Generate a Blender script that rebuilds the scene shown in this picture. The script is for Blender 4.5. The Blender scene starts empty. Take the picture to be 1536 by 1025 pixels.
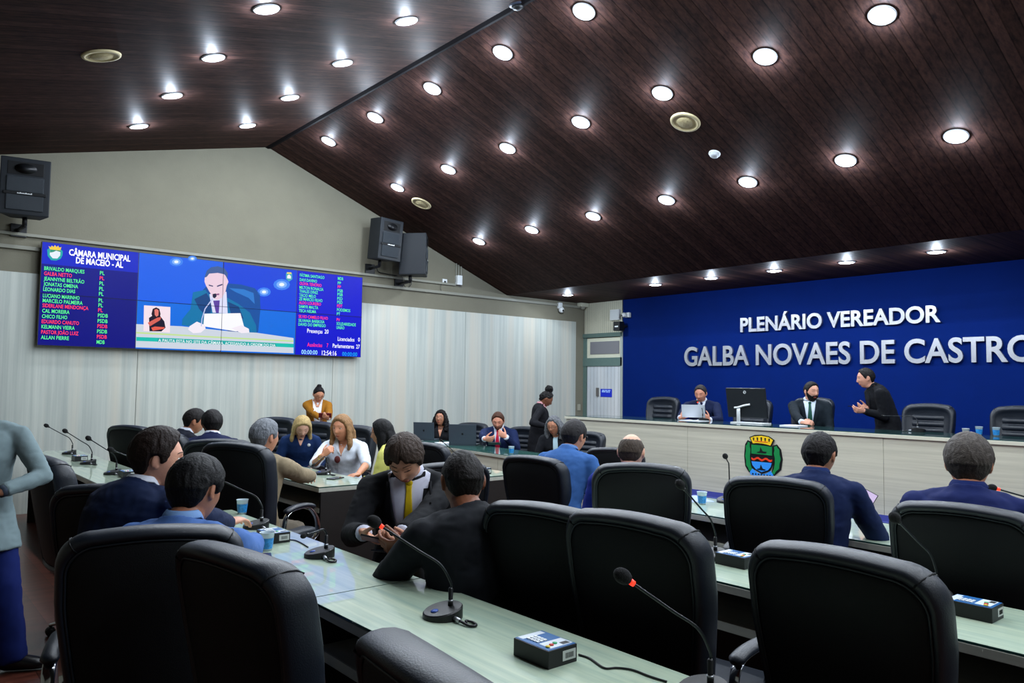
import bpy, bmesh, math, random
from mathutils import Vector, Matrix, noise
from mathutils.bvhtree import BVHTree
R = math.radians
PI = math.pi
scene = bpy.context.scene
COL = scene.collection
V = Vector

# ---------------------------------------------------------------- camera
FPX, YAW, PITCH, ROLL, EYE = 1147.37, R(40.128), R(3.2575), R(0.7503), 1.55
_f = V((math.sin(YAW) * math.cos(PITCH), math.cos(YAW) * math.cos(PITCH), math.sin(PITCH)))
_r = V((math.cos(YAW), -math.sin(YAW), 0))
_u = _r.cross(_f)
CR = _r * math.cos(ROLL) + _u * math.sin(ROLL)
CU = -_r * math.sin(ROLL) + _u * math.cos(ROLL)
CAM = V((0, 0, EYE))


def ray(x, y):
    return CR * (x - 768) + CU * (512.5 - y) + _f * FPX


def on_x(x, y, X):
    d = ray(x, y); return CAM + d * (X / d.x)


def on_y(x, y, Y):
    d = ray(x, y); return CAM + d * (Y / d.y)


def on_z(x, y, Z):
    d = ray(x, y); return CAM + d * ((Z - EYE) / d.z)


def at_d(x, y, D):
    """point seen at pixel x, y at forward depth D"""
    return CAM + ray(x, y) * (D / FPX)


cd = bpy.data.cameras.new('camera')
cam = bpy.data.objects.new('camera', cd)
COL.objects.link(cam)
m3 = Matrix((CR, CU, -_f)).transposed()
cam.matrix_world = Matrix.Translation(CAM) @ m3.to_4x4()
cd.sensor_fit = 'HORIZONTAL'
cd.sensor_width = 36
cd.lens = FPX / 1536 * 36
cd.clip_start = 0.05
cd.clip_end = 100
scene.camera = cam
scene.view_settings.view_transform = 'Standard'
scene.view_settings.look = 'None'
scene.view_settings.gamma = 1
scene.view_settings.use_curve_mapping = False
scene.view_settings.exposure = 0.0

# ---------------------------------------------------------------- materials


def lin(c):
    """sRGB 0..255 triple to linear"""
    return tuple(((v / 255) / 12.92 if v / 255 <= 0.04045 else ((v / 255 + 0.055) / 1.055) ** 2.4) for v in c)


MATS = {}


def mat(name, rgb, rough=0.5, metal=0.0, spec=0.5, noise_amt=0.0, noise_scale=(20, 20, 20), bump=0.0, bump_scale=200.0,
        emit=0.0, emit_rgb=None, alpha=None, trans=0.0, ior=1.45, coat=0.0, sheen=0.0, coord='Object'):
    if name in MATS:
        return MATS[name]
    m = bpy.data.materials.new(name)
    m.use_nodes = True
    nt = m.node_tree
    b = nt.nodes['Principled BSDF']
    c = lin(rgb)
    b.inputs['Base Color'].default_value = (*c, 1)
    b.inputs['Roughness'].default_value = rough
    b.inputs['Metallic'].default_value = metal
    b.inputs['Specular IOR Level'].default_value = spec
    b.inputs['IOR'].default_value = ior
    b.inputs['Transmission Weight'].default_value = trans
    b.inputs['Coat Weight'].default_value = coat
    b.inputs['Sheen Weight'].default_value = sheen
    if emit:
        b.inputs['Emission Color'].default_value = (*lin(emit_rgb or rgb), 1)
        b.inputs['Emission Strength'].default_value = emit
    tc = nt.nodes.new('ShaderNodeTexCoord')
    mp = nt.nodes.new('ShaderNodeMapping')
    nt.links.new(tc.outputs[coord], mp.inputs['Vector'])
    if noise_amt:
        mp.inputs['Scale'].default_value = noise_scale
        n = nt.nodes.new('ShaderNodeTexNoise')
        n.inputs['Scale'].default_value = 1.0
        n.inputs['Detail'].default_value = 5
        n.inputs['Roughness'].default_value = 0.6
        nt.links.new(mp.outputs[0], n.inputs['Vector'])
        r = nt.nodes.new('ShaderNodeMapRange')
        r.inputs['From Min'].default_value = 0.3
        r.inputs['From Max'].default_value = 0.7
        r.inputs['To Min'].default_value = 1 - noise_amt
        r.inputs['To Max'].default_value = 1 + noise_amt
        nt.links.new(n.outputs['Fac'], r.inputs['Value'])
        h = nt.nodes.new('ShaderNodeVectorMath')
        h.operation = 'SCALE'
        h.inputs[0].default_value = c
        nt.links.new(r.outputs[0], h.inputs['Scale'])
        nt.links.new(h.outputs[0], b.inputs['Base Color'])
    if bump:
        n2 = nt.nodes.new('ShaderNodeTexNoise')
        n2.inputs['Scale'].default_value = bump_scale
        n2.inputs['Detail'].default_value = 3
        nt.links.new(tc.outputs[coord], n2.inputs['Vector'])
        bp = nt.nodes.new('ShaderNodeBump')
        bp.inputs['Strength'].default_value = bump
        bp.inputs['Distance'].default_value = 0.01
        nt.links.new(n2.outputs['Fac'], bp.inputs['Height'])
        nt.links.new(bp.outputs[0], b.inputs['Normal'])
    MATS[name] = m
    return m


def wood(name, dark, light, scale, rough=0.4, planks=None, plank_w=0.1, groove=0.0, plank_var=0.0, bump=0.0, bands=None, coat=0.0, gdark=0.25):
    """grain stretched by SCALE; planks: axis index across which boards repeat"""
    m = bpy.data.materials.new(name)
    m.use_nodes = True
    nt = m.node_tree
    N = nt.nodes.new
    L = nt.links.new
    b = nt.nodes['Principled BSDF']
    b.inputs['Roughness'].default_value = rough
    b.inputs['Coat Weight'].default_value = coat
    tc = N('ShaderNodeTexCoord')
    mp = N('ShaderNodeMapping')
    mp.inputs['Scale'].default_value = scale
    L(tc.outputs['Object'], mp.inputs['Vector'])
    n = N('ShaderNodeTexNoise')
    n.inputs['Scale'].default_value = 1
    n.inputs['Detail'].default_value = 6
    n.inputs['Roughness'].default_value = 0.65
    L(mp.outputs[0], n.inputs['Vector'])
    ramp = N('ShaderNodeValToRGB')
    ramp.color_ramp.elements[0].position = 0.3
    ramp.color_ramp.elements[0].color = (*lin(dark), 1)
    ramp.color_ramp.elements[1].position = 0.7
    ramp.color_ramp.elements[1].color = (*lin(light), 1)
    L(n.outputs['Fac'], ramp.inputs['Fac'])
    out = ramp.outputs[0]
    if bands:  # a second tint in broad streaks
        mp2 = N('ShaderNodeMapping')
        mp2.inputs['Scale'].default_value = tuple(s * 0.35 for s in scale)
        L(tc.outputs['Object'], mp2.inputs['Vector'])
        n3 = N('ShaderNodeTexNoise')
        n3.inputs['Scale'].default_value = 1
        n3.inputs['Detail'].default_value = 3
        L(mp2.outputs[0], n3.inputs['Vector'])
        mr = N('ShaderNodeMapRange')
        mr.inputs['From Min'].default_value = 0.5
        mr.inputs['From Max'].default_value = 0.68
        L(n3.outputs['Fac'], mr.inputs['Value'])
        mx = N('ShaderNodeMix')
        mx.data_type = 'RGBA'
        L(mr.outputs[0], mx.inputs['Factor'])
        L(out, mx.inputs[6])
        mx.inputs[7].default_value = (*lin(bands), 1)
        out = mx.outputs[2]
    if planks is not None:
        sep = N('ShaderNodeSeparateXYZ')
        L(tc.outputs['Object'], sep.inputs[0])
        dv = N('ShaderNodeMath'); dv.operation = 'DIVIDE'
        L(sep.outputs[planks], dv.inputs[0]); dv.inputs[1].default_value = plank_w
        fl = N('ShaderNodeMath'); fl.operation = 'FLOOR'
        L(dv.outputs[0], fl.inputs[0])
        wn = N('ShaderNodeTexWhiteNoise'); wn.noise_dimensions = '1D'
        L(fl.outputs[0], wn.inputs['W'])
        r = N('ShaderNodeMapRange')
        r.inputs['To Min'].default_value = 1 - plank_var
        r.inputs['To Max'].default_value = 1 + plank_var
        L(wn.outputs['Value'], r.inputs['Value'])
        sc = N('ShaderNodeVectorMath'); sc.operation = 'SCALE'
        L(out, sc.inputs[0]); L(r.outputs[0], sc.inputs['Scale'])
        out = sc.outputs[0]
        fr = N('ShaderNodeMath'); fr.operation = 'FRACT'
        L(dv.outputs[0], fr.inputs[0])
        if groove:
            lt = N('ShaderNodeMath'); lt.operation = 'GREATER_THAN'
            L(fr.outputs[0], lt.inputs[0]); lt.inputs[1].default_value = groove
            ad = N('ShaderNodeMath'); ad.operation = 'MULTIPLY_ADD'
            L(lt.outputs[0], ad.inputs[0]); ad.inputs[1].default_value = 1 - gdark; ad.inputs[2].default_value = gdark
            s2 = N('ShaderNodeVectorMath'); s2.operation = 'SCALE'
            L(out, s2.inputs[0]); L(ad.outputs[0], s2.inputs['Scale'])
            out = s2.outputs[0]
            bp = N('ShaderNodeBump')
            bp.inputs['Strength'].default_value = 0.5
            bp.inputs['Distance'].default_value = 0.01
            L(lt.outputs[0], bp.inputs['Height'])
            L(bp.outputs[0], b.inputs['Normal'])
    L(out, b.inputs['Base Color'])
    MATS[name] = m
    return m


# ---------------------------------------------------------------- mesh helpers
def link(name, me, m=None, parent=None, smooth=False):
    o = bpy.data.objects.new(name, me)
    COL.objects.link(o)
    if m is not None:
        for mm in (m if isinstance(m, (list, tuple)) else [m]):
            me.materials.append(mm)
    if parent is not None:
        o.parent = parent
    if smooth:
        for p in me.polygons:
            p.use_smooth = True
    return o


def obj(name, bm, m=None, parent=None, smooth=False):
    me = bpy.data.meshes.new(name)
    bm.normal_update()
    bm.to_mesh(me)
    bm.free()
    return link(name, me, m, parent, smooth)


def thing(name, label, cat, loc=(0, 0, 0), rz=0.0, group=None):
    o = bpy.data.objects.new(name, None)
    COL.objects.link(o)
    o.empty_display_size = 0.1
    o.location = loc
    o.rotation_euler = (0, 0, rz)
    o['label'] = label
    o['category'] = cat
    if group:
        o['group'] = group
    return o


def tag(o, label, cat, group=None):
    o['label'] = label
    o['category'] = cat
    if group:
        o['group'] = group
    return o


def struct(o):
    o['kind'] = 'structure'
    return o


def dup(root, label, loc=None, rz=None, group=None):
    r = root.copy(); COL.objects.link(r)
    if loc is not None: r.location = loc
    if rz is not None: r.rotation_euler = (0, 0, rz)
    r['label'] = label
    if group: r['group'] = group
    for ch in list(root.children):
        c = ch.copy(); COL.objects.link(c); c.parent = r
        for g in list(ch.children):
            d = g.copy(); COL.objects.link(d); d.parent = c
    return r


def new():
    return bmesh.new()


def box(bm, lo, hi, M=None):
    x0, y0, z0 = lo; x1, y1, z1 = hi
    vs = [bm.verts.new(p) for p in ((x0, y0, z0), (x1, y0, z0), (x1, y1, z0), (x0, y1, z0), (x0, y0, z1), (x1, y0, z1), (x1, y1, z1), (x0, y1, z1))]
    for f in ((3, 2, 1, 0), (4, 5, 6, 7), (0, 1, 5, 4), (1, 2, 6, 5), (2, 3, 7, 6), (3, 0, 4, 7)):
        bm.faces.new([vs[i] for i in f])
    if M is not None:
        for v in vs: v.co = M @ v.co
    return vs


def bevel(bm, w, seg=2):
    bmesh.ops.bevel(bm, geom=list(bm.edges), offset=w, segments=seg, affect='EDGES', profile=0.6)


def boxo(name, lo, hi, m, parent=None, bev=0.0, M=None):
    bm = new(); box(bm, lo, hi, M)
    if bev: bevel(bm, bev)
    return obj(name, bm, m, parent)


def frame_at(p, d, up=V((0, 0, 1))):
    d = d.normalized()
    if abs(d.dot(up)) > 0.97: up = V((0, 1, 0))
    x = d.cross(up).normalized()
    y = x.cross(d).normalized()
    return x, y


def tube(bm, pts, radii, seg=12, up=V((0, 0, 1)), cap=True, closed=False):
    """tapered tube; a radius may be a pair (along side, along up). side/up axes carried along the path"""
    pts = [V(p) for p in pts]
    n = len(pts)
    if not isinstance(radii, (list, tuple)) or (len(radii) == 2 and n != 2): radii = [radii] * n
    rings = []
    px = None
    for i, p in enumerate(pts):
        if closed: d = pts[(i + 1) % n] - pts[i - 1]
        else: d = pts[min(i + 1, n - 1)] - pts[max(i - 1, 0)]
        if px is None:
            x, y = frame_at(p, d, up)
        else:
            dn = d.normalized()
            x = (px - dn * px.dot(dn)).normalized()
            y = x.cross(dn).normalized()
        px = x
        r = radii[i]
        a, b = (r if isinstance(r, (list, tuple)) else (r, r))
        rings.append([bm.verts.new(p + x * (a * math.cos(2 * PI * k / seg)) + y * (b * math.sin(2 * PI * k / seg))) for k in range(seg)])
    m = n if closed else n - 1
    for i in range(m):
        A, B = rings[i], rings[(i + 1) % n]
        for k in range(seg):
            bm.faces.new((A[k], B[k], B[(k + 1) % seg], A[(k + 1) % seg]))
    if cap and not closed:
        bm.faces.new(rings[0])
        bm.faces.new(list(reversed(rings[-1])))
    return rings


def ball(bm, c, r, seg=12, rings=8, M=None):
    """ellipsoid; r a number or 3 semi-axes"""
    if not isinstance(r, (list, tuple, V)): r = (r, r, r)
    mat_ = Matrix.Translation(V(c)) @ (M.to_4x4() if M is not None else Matrix.Identity(4)) @ Matrix.Diagonal((*r, 1))
    return bmesh.ops.create_uvsphere(bm, u_segments=seg, v_segments=rings, radius=1.0, matrix=mat_)['verts']


def lathe(bm, prof, seg=24, M=None):
    """profile of (r, z) pairs turned about z; ends closed"""
    rings = []
    for r, z in prof:
        if r < 1e-6: rings.append([bm.verts.new((0, 0, z))])
        else: rings.append([bm.verts.new((r * math.cos(2 * PI * k / seg), r * math.sin(2 * PI * k / seg), z)) for k in range(seg)])
    for A, B in zip(rings, rings[1:]):
        for k in range(seg):
            k2 = (k + 1) % seg
            if len(A) == 1 and len(B) == 1: continue
            if len(A) == 1: bm.faces.new((A[0], B[k2], B[k]))
            elif len(B) == 1: bm.faces.new((A[k], A[k2], B[0]))
            else: bm.faces.new((A[k], A[k2], B[k2], B[k]))
    if len(rings[0]) > 1: bm.faces.new(list(reversed(rings[0])))
    if len(rings[-1]) > 1: bm.faces.new(rings[-1])
    if M is not None:
        for ring in rings:
            for v in ring: v.co = M @ v.co


def prism(bm, poly, z0, z1, M=None):
    """polygon of (x, y) extruded z0..z1"""
    a = [bm.verts.new((x, y, z0)) for x, y in poly]
    b = [bm.verts.new((x, y, z1)) for x, y in poly]
    n = len(poly)
    bm.faces.new(list(reversed(a))); bm.faces.new(b)
    for i in range(n): bm.faces.new((a[i], a[(i + 1) % n], b[(i + 1) % n], b[i]))
    if M is not None:
        for v in a + b: v.co = M @ v.co
    bmesh.ops.recalc_face_normals(bm, faces=list(bm.faces))


def smooth_path(pts, n=6):
    """Catmull-Rom through pts"""
    P = [V(p) for p in pts]
    out = []
    for i in range(len(P) - 1):
        p0 = P[i - 1] if i else P[0] * 2 - P[1]
        p1, p2 = P[i], P[i + 1]
        p3 = P[i + 2] if i + 2 < len(P) else p2 * 2 - p1
        for k in range(n):
            t = k / n
            out.append(0.5 * ((2 * p1) + (p2 - p0) * t + (2 * p0 - 5 * p1 + 4 * p2 - p3) * t * t + (3 * p1 - p0 - 3 * p2 + p3) * t ** 3))
    out.append(P[-1])
    return out


BENCH = bpy.data.scenes.new('bench')   # an empty scene in which curves and modifiers are frozen quickly


def frozen(o):
    BENCH.collection.objects.link(o)
    BENCH.view_layers[0].update()
    dg = BENCH.view_layers[0].depsgraph
    me = bpy.data.meshes.new_from_object(o.evaluated_get(dg))
    return me


def text_mesh(txt, size, extrude=0.0, offset=0.0, align='CENTER', width=None, spacing=1.0, bevel_=0.0, res=2):
    """outline text turned into a mesh (front faces +z)"""
    c = bpy.data.curves.new('lettering', 'FONT')
    c.body = txt; c.size = size; c.extrude = extrude; c.offset = offset; c.align_x = align
    c.space_character = spacing
    c.resolution_u = res
    c.bevel_depth = bevel_
    o = bpy.data.objects.new('lettering', c)
    me = frozen(o)
    bpy.data.objects.remove(o)
    bpy.data.curves.remove(c)
    if width and len(me.vertices):
        xs = [v.co.x for v in me.vertices]
        w = max(xs) - min(xs)
        if w > 0:
            s = width / w
            for v in me.vertices: v.co.x *= s
    me.materials.clear()
    return me


def applied(o, name=None):
    """freeze a helper object's modifiers into a mesh and drop the helper"""
    me = frozen(o)
    old = o.data
    bpy.data.objects.remove(o)
    bpy.data.meshes.remove(old)
    return me

# ---------------------------------------------------------------- palette
M_ceil = wood('dark_plank_ceiling', (35, 26, 27), (72, 50, 43), (0.9, 30, 30), rough=0.6, planks=1, plank_w=0.095, groove=0.1, plank_var=0.28, gdark=0.45)
for n_ in M_ceil.node_tree.nodes:
    if n_.type == 'BSDF_PRINCIPLED': n_.inputs['Specular IOR Level'].default_value = 0.3; n_.inputs['IOR'].default_value = 1.14
    if n_.type == 'BUMP': n_.inputs['Strength'].default_value = 0.12
M_panel = wood('pale_grained_panel', (156, 163, 158), (190, 195, 186), (15, 15, 0.3), rough=0.5, bands=(190, 186, 172))
M_front = wood('pale_oak_front', (172, 169, 152), (196, 193, 174), (2, 0.7, 30), rough=0.5)
M_top = wood('pale_oak_top', (142, 150, 136), (186, 186, 160), (24, 0.9, 24), rough=0.45)
M_topx = M_top
M_edge = mat('grey_oak_edge', (174, 176, 164), rough=0.45, noise_amt=0.12, noise_scale=(30, 3, 30))
M_plaster = mat('grey_beige_plaster', (114, 111, 96), rough=0.9, noise_amt=0.05, noise_scale=(3, 3, 3), bump=0.15, bump_scale=60)
M_blue = mat('royal_blue_wall', (0, 27, 92), rough=0.8, spec=0.08, noise_amt=0.06, noise_scale=(2, 2, 2), bump=0.05, bump_scale=90)
M_floor = wood('red_brown_floor', (58, 26, 20), (104, 58, 46), (3, 14, 3), rough=0.28, planks=0, plank_w=0.19, groove=0.02, plank_var=0.3)
M_carpet = mat('blue_carpet', (14, 26, 110), rough=0.95, noise_amt=0.2, noise_scale=(80, 80, 80))
M_cream = mat('cream_paint', (196, 196, 176), rough=0.6, noise_amt=0.03)
M_green = mat('grey_green_paint', (86, 108, 102), rough=0.6, noise_amt=0.05)
M_door = wood('white_board_door', (176, 184, 190), (206, 208, 208), (3, 3, 0.6), rough=0.5, planks=1, plank_w=0.088, groove=0.06, plank_var=0.03)
M_white = mat('white_plastic', (222, 226, 226), rough=0.4)
M_pipe = mat('grey_conduit', (132, 132, 120), rough=0.55)
M_dark = mat('black_plastic', (12, 14, 17), rough=0.45)
M_darkm = mat('black_matte', (7, 8, 10), rough=0.8)
M_speaker = mat('black_speaker_cabinet', (13, 20, 27), rough=0.6, bump=0.2, bump_scale=300)
M_grille = mat('speaker_grille', (20, 30, 38), rough=0.5, bump=0.5, bump_scale=500)
M_chrome = mat('chrome', (200, 204, 210), rough=0.12, metal=1.0)
M_steel = mat('brushed_steel', (196, 198, 204), rough=0.38, metal=0.85, noise_amt=0.2, noise_scale=(2, 2, 2))
M_glass = mat('green_tinted_glass', (176, 206, 194), rough=0.03, trans=1.0, ior=1.5)
M_leather = mat('black_leather', (14, 22, 33), rough=0.45, bump=0.12, bump_scale=260, spec=0.6)
M_leather_back = mat('black_back_fabric', (9, 12, 16), rough=0.62, bump=0.2, bump_scale=400, spec=0.3)
M_thread = mat('dark_piping', (22, 30, 38), rough=0.45)
M_paper = mat('white_paper', (226, 230, 236), rough=0.8)
M_paperblue = mat('pale_blue_paper', (150, 165, 226), rough=0.8)

YT, XB = 10.4, 10.62           # screen wall, blue wall
XA, ZA = on_y(402, 221, YT).x, on_y(402, 221, YT).z   # ridge
KX, KZ = on_y(760, 443, YT).x, on_y(760, 443, YT).z   # foot of right slope
XL = -3.0
SL = 0.2407
SR = (ZA - KZ) / (KX - XA)
ZL = ZA - (XA - XL) * SL
YB = -5.0

# ---------------------------------------------------------------- setting
def slab(name, pts, m, thick=0.1):
    """horizontal-ish slab: corners given in order, thickened upward"""
    bm = new()
    a = [bm.verts.new(p) for p in pts]
    b = [bm.verts.new((p[0], p[1], p[2] + thick)) for p in pts]
    bm.faces.new(list(reversed(a))); bm.faces.new(b)
    n = len(pts)
    for i in range(n): bm.faces.new((a[i], a[(i + 1) % n], b[(i + 1) % n], b[i]))
    bmesh.ops.recalc_face_normals(bm, faces=list(bm.faces))
    return struct(obj(name, bm, m))


slab('floor', [(XL, YB, -0.1), (XB, YB, -0.1), (XB, YT, -0.1), (XL, YT, -0.1)], M_floor)
slab('ceiling', [(XL, YB, ZL), (XA, YB, ZA), (XA, YT, ZA), (XL, YT, ZL)], M_ceil)
slab('ceiling', [(XA, YB, ZA), (KX, YB, KZ), (KX, YT, KZ), (XA, YT, ZA)], M_ceil)
slab('ceiling', [(KX, YB, KZ), (XB, YB, KZ), (XB, YT, KZ), (KX, YT, KZ)], M_ceil)
# gable wall carrying the screens
def gable(name, y0, y1):
    bm = new()
    prof = [(XL, 0), (XB, 0), (XB, KZ), (KX, KZ), (XA, ZA), (XL, ZL)]
    a = [bm.verts.new((x, y0, z)) for x, z in prof]; b = [bm.verts.new((x, y1, z)) for x, z in prof]
    bm.faces.new(a); bm.faces.new(list(reversed(b)))
    for i in range(6): bm.faces.new((a[i], b[i], b[(i + 1) % 6], a[(i + 1) % 6]))
    bmesh.ops.recalc_face_normals(bm, faces=list(bm.faces))
    return struct(obj(name, bm, M_plaster))
gable('wall_far', YT, YT + 0.15)
gable('wall_near', YB - 0.15, YB)
struct(boxo('wall_left', (XL - 0.15, YB, 0), (XL, YT, ZL), M_plaster))
YBL = on_x(937, 550, XB).y
struct(boxo('wall_right', (XB, YB, 0), (XB + 0.15, YT, KZ), M_plaster))
struct(boxo('wall_blue', (XB - 0.05, YB, 0.0), (XB, YBL, KZ - 0.001), M_blue))
# ridge batten and cove strips
bm = new(); prism(bm, [(-0.05, 0.004), (0, -0.012), (0.05, -0.0), (0.05, 0.02), (-0.05, 0.02)], YB, YT, Matrix.Translation((XA, 0, ZA - 0.012)) @ Matrix(((1, 0, 0, 0), (0, 0, 1, 0), (0, 1, 0, 0), (0, 0, 0, 1))))
struct(obj('trim_1', bm, mat('ridge_batten', (16, 13, 16), rough=0.9, spec=0.1)))
# pale wood sheets on the screen wall
PZ = 2.775
PXR = on_y(863, 495, YT).x
seams = [XL, -0.05, 2.6, 5.28, on_y(697, 500, YT).x, PXR]
for i in range(len(seams) - 1):
    struct(boxo('trim_%d' % (i + 2), (seams[i] + 0.003, YT - 0.022, 0), (seams[i + 1] - 0.003, YT, PZ), M_panel))
# blue wall margin line + door bay
def wx(name, px0, px1, z0, z1, m, d=0.03, x=XB, parent=None, bev=0):
    ya, yb = on_x(px1, 550, x).y, on_x(px0, 550, x).y
    return boxo(name, (x - d, ya, z0), (x, yb, z1), m, parent, bev)
def zx(px, py): return on_x(px, py, XB).z
z_t0, z_t1 = zx(908, 500), zx(908, 506)
z_w0, z_w1 = zx(908, 537), zx(908, 507)
z_d1 = zx(908, 549.5)
struct(wx('trim_10', 878.5, 935, z_t0, KZ - 0.002, wood('cream_boarding', (188, 188, 168), (206, 204, 184), (3, 3, 1), planks=1, plank_w=0.05, groove=0.12), 0.04))
struct(wx('trim_11', 877.5, 936, z_t1, z_t0, M_green, 0.07))
struct(wx('trim_12', 877.5, 936, z_d1, z_w0, M_green, 0.06))
struct(wx('trim_13', 876.8, 882.5, 0, z_t1, M_green, 0.05))
struct(wx('trim_14', 933.6, 937, 0, z_t0, mat('pale_jamb', (150, 158, 152), rough=0.6), 0.06))
w = struct(wx('window_1', 882.5, 933.6, z_w0, z_w1, M_cream, 0.035))
wx('window_pane', 887.5, 931, z_w0 + 0.07, z_w1 - 0.07, mat('frosted_pane', (112, 112, 116), rough=0.25), 0.045, parent=w)
dd = struct(wx('door_1', 883, 933, 0.3, z_d1, M_door, 0.04))
wx('door_handle', 898, 901, 1.36, 1.52, mat('handle_grey', (120, 116, 112), rough=0.4, metal=0.6), 0.07, parent=dd)
struct(wx('trim_15', 879, 936, 0, 0.3, M_green, 0.05))

# raised platform
XC = 7.85
struct(boxo('floor_platform', (XC - 0.42, YB, 0), (XB - 0.05, 8.35, 0.3), M_carpet, bev=0.012))
struct(boxo('trim_16', (XC - 0.435, YB, 0.262), (XC - 0.405, 8.36, 0.303), mat('step_nosing', (60, 74, 150), rough=0.5)))

# ---------------------------------------------------------------- dais counter
ct = thing('dais_counter', 'long pale wood counter with dark glass top on the blue carpeted platform', 'counter', (XC, 0, 0.3))
def loc_box(name, lo, hi, m, parent, bev=0.0):
    o = parent.location
    return boxo(name, tuple(lo[i] - o[i] for i in range(3)), tuple(hi[i] - o[i] for i in range(3)), m, parent, bev)
ZC = 1.105
for i, (y0, y1) in enumerate([(-1.2, 1.3), (1.3, 3.5), (3.5, 5.9), (5.9, 8.06)]):
    loc_box('front_panel', (XC, y0 + 0.002, 0.3), (XC + 0.025, y1 - 0.002, ZC - 0.03), M_front, ct)
loc_box('edge_trim', (XC - 0.02, -1.2, ZC - 0.035), (XC + 0.03, 8.08, ZC), mat('pale_trim', (196, 194, 176), rough=0.5), ct, 0.003)
loc_box('end_panel', (XC + 0.025, 8.03, 0.3), (XC + 0.7, 8.06, ZC - 0.03), M_front, ct)
loc_box('countertop', (XC + 0.03, -1.2, ZC - 0.03), (XC + 0.72, 8.08, ZC - 0.004), mat('dark_counter', (58, 74, 74), rough=0.3), ct)
loc_box('glass_sheet', (XC + 0.0, -1.2, ZC + 0.0005), (XC + 0.72, 8.08, ZC + 0.0085), mat('counter_glass', (40, 66, 66), rough=0.04, spec=0.8), ct)
ZCT = ZC + 0.0095

# ---------------------------------------------------------------- ceiling lamps
M_lamp = mat('lamp_diffuser', (255, 255, 255), emit=22.0, emit_rgb=(232, 242, 255))
M_ring = mat('lamp_ring', (225, 228, 232), rough=0.4)
def slope_z(x):
    if x <= XA: return ZA - (XA - x) * SL
    if x <= KX: return ZA - (x - XA) * SR
    return KZ
def slope_rot(x):
    if x <= XA: return math.atan(-SL)
    if x <= KX: return math.atan(SR)
    return 0.0
lamp_bm = {}
def ceiling_lamp(px, X, label, group='round downlights in the plank ceiling', Y=None):
    y = Y if Y is not None else None
    if Y is None:
        # where the pixel's ray meets the ceiling at this column
        y = px
    z = slope_z(X)
    t = thing('ceiling_downlight', label, 'ceiling light', (X, y, z), 0, group)
    t.rotation_euler = (0, slope_rot(X), 0)
    if 'ring' not in lamp_bm:
        bm = new(); lathe(bm, [(0.078, 0.0), (0.098, 0.0), (0.1, -0.004), (0.095, -0.012), (0.08, -0.013), (0.076, -0.008)], 28)
        a = obj('lamp_ring', bm, M_ring, t, True)
        bm = new(); lathe(bm, [(0.0, -0.021), (0.03, -0.0205), (0.055, -0.018), (0.07, -0.013), (0.077, -0.004), (0.077, -0.001)], 28)
        b = obj('lamp_diffuser', bm, M_lamp, t, True)
        lamp_bm['ring'], lamp_bm['dif'] = a.data, b.data
        ld = bpy.data.lights.new('downlight', 'AREA')
        ld.shape = 'DISK'; ld.size = 0.15; ld.energy = 1.0; ld.color = (0.86, 0.93, 1.0)
        lamp_bm['light'] = ld
    else:
        link('lamp_ring', lamp_bm['ring'], None, t); link('lamp_diffuser', lamp_bm['dif'], None, t)
    lo = bpy.data.objects.new('downlight_source', lamp_bm['light']); COL.objects.link(lo)
    lo.parent = t; lo.location = (0, 0, -0.028)
    if 'glow' not in lamp_bm:
        pl = bpy.data.lights.new('added_halo_light', 'POINT')  # extra point light added under each lamp to cast a halo on the planks
        pl.shadow_soft_size = 0.02; pl.energy = 1.0; pl.color = (0.72, 0.84, 1.0)
        lamp_bm['glow'] = pl
    lo = bpy.data.objects.new('added_halo_light', lamp_bm['glow']); COL.objects.link(lo)
    lo.parent = t; lo.location = (0, 0, -0.05)
    return t
K = 0.9043
rows = {'L1': (2.43, [6.145, 7.433, 8.743, 10.091]), 'L2': (3.785, [6.117, 7.4, 8.743, 10.101]),
        'R1': (5.01, [4.955, 6.157, 7.481, 8.82, 10.159]), 'R2': (6.207, [2.726, 3.79, 4.984, 6.174, 7.502, 8.818, 10.187]),
        'R3': (7.833, [2.765, 3.842, 5.019, 6.218, 7.528, 8.848, 10.194]), 'D': (10.29, [3.889, 5.049, 6.157, 7.27, 8.412, 10.556])}
rname = {'L1': 'the far left row', 'L2': 'the row just left of the ridge', 'R1': 'the row just right of the ridge',
         'R2': 'the middle row of the right slope', 'R3': 'the lowest row of the right slope', 'D': 'the row over the platform'}
ordn = ['nearest the screen wall', 'second from the screen wall', 'third from the screen wall', 'fourth from the screen wall', 'fifth from the screen wall', 'sixth from the screen wall', 'farthest from the screen wall']
for k, (X, ys) in rows.items():
    ys = sorted(ys, reverse=True)
    for i, y in enumerate(ys):
        ceiling_lamp(None, X * K, 'round ceiling downlight in %s, %s' % (rname[k], ordn[i] if i < len(ys) - 1 else 'closest to the camera'), Y=y * K)
# unseen rows added over and behind the camera for fill, continuing the grid
for k, ys in {'L1': [4.9, 3.0, 1.4, 0, -1.7, -3.6], 'L2': [4.9, 3.0, 1.4, 0, -1.7, -3.6], 'R1': [3.2, 1.4, 0, -1.7, -3.6], 'R2': [1.0, -0.6, -2.5], 'R3': [1.2, -0.6, -2.5], 'D': [1.5, -1.0]}.items():
    for y in ys:
        ceiling_lamp(None, rows[k][0] * K, 'added fill downlight above and behind the camera, out of frame', 'added fill downlights out of frame', Y=y * K)

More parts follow.
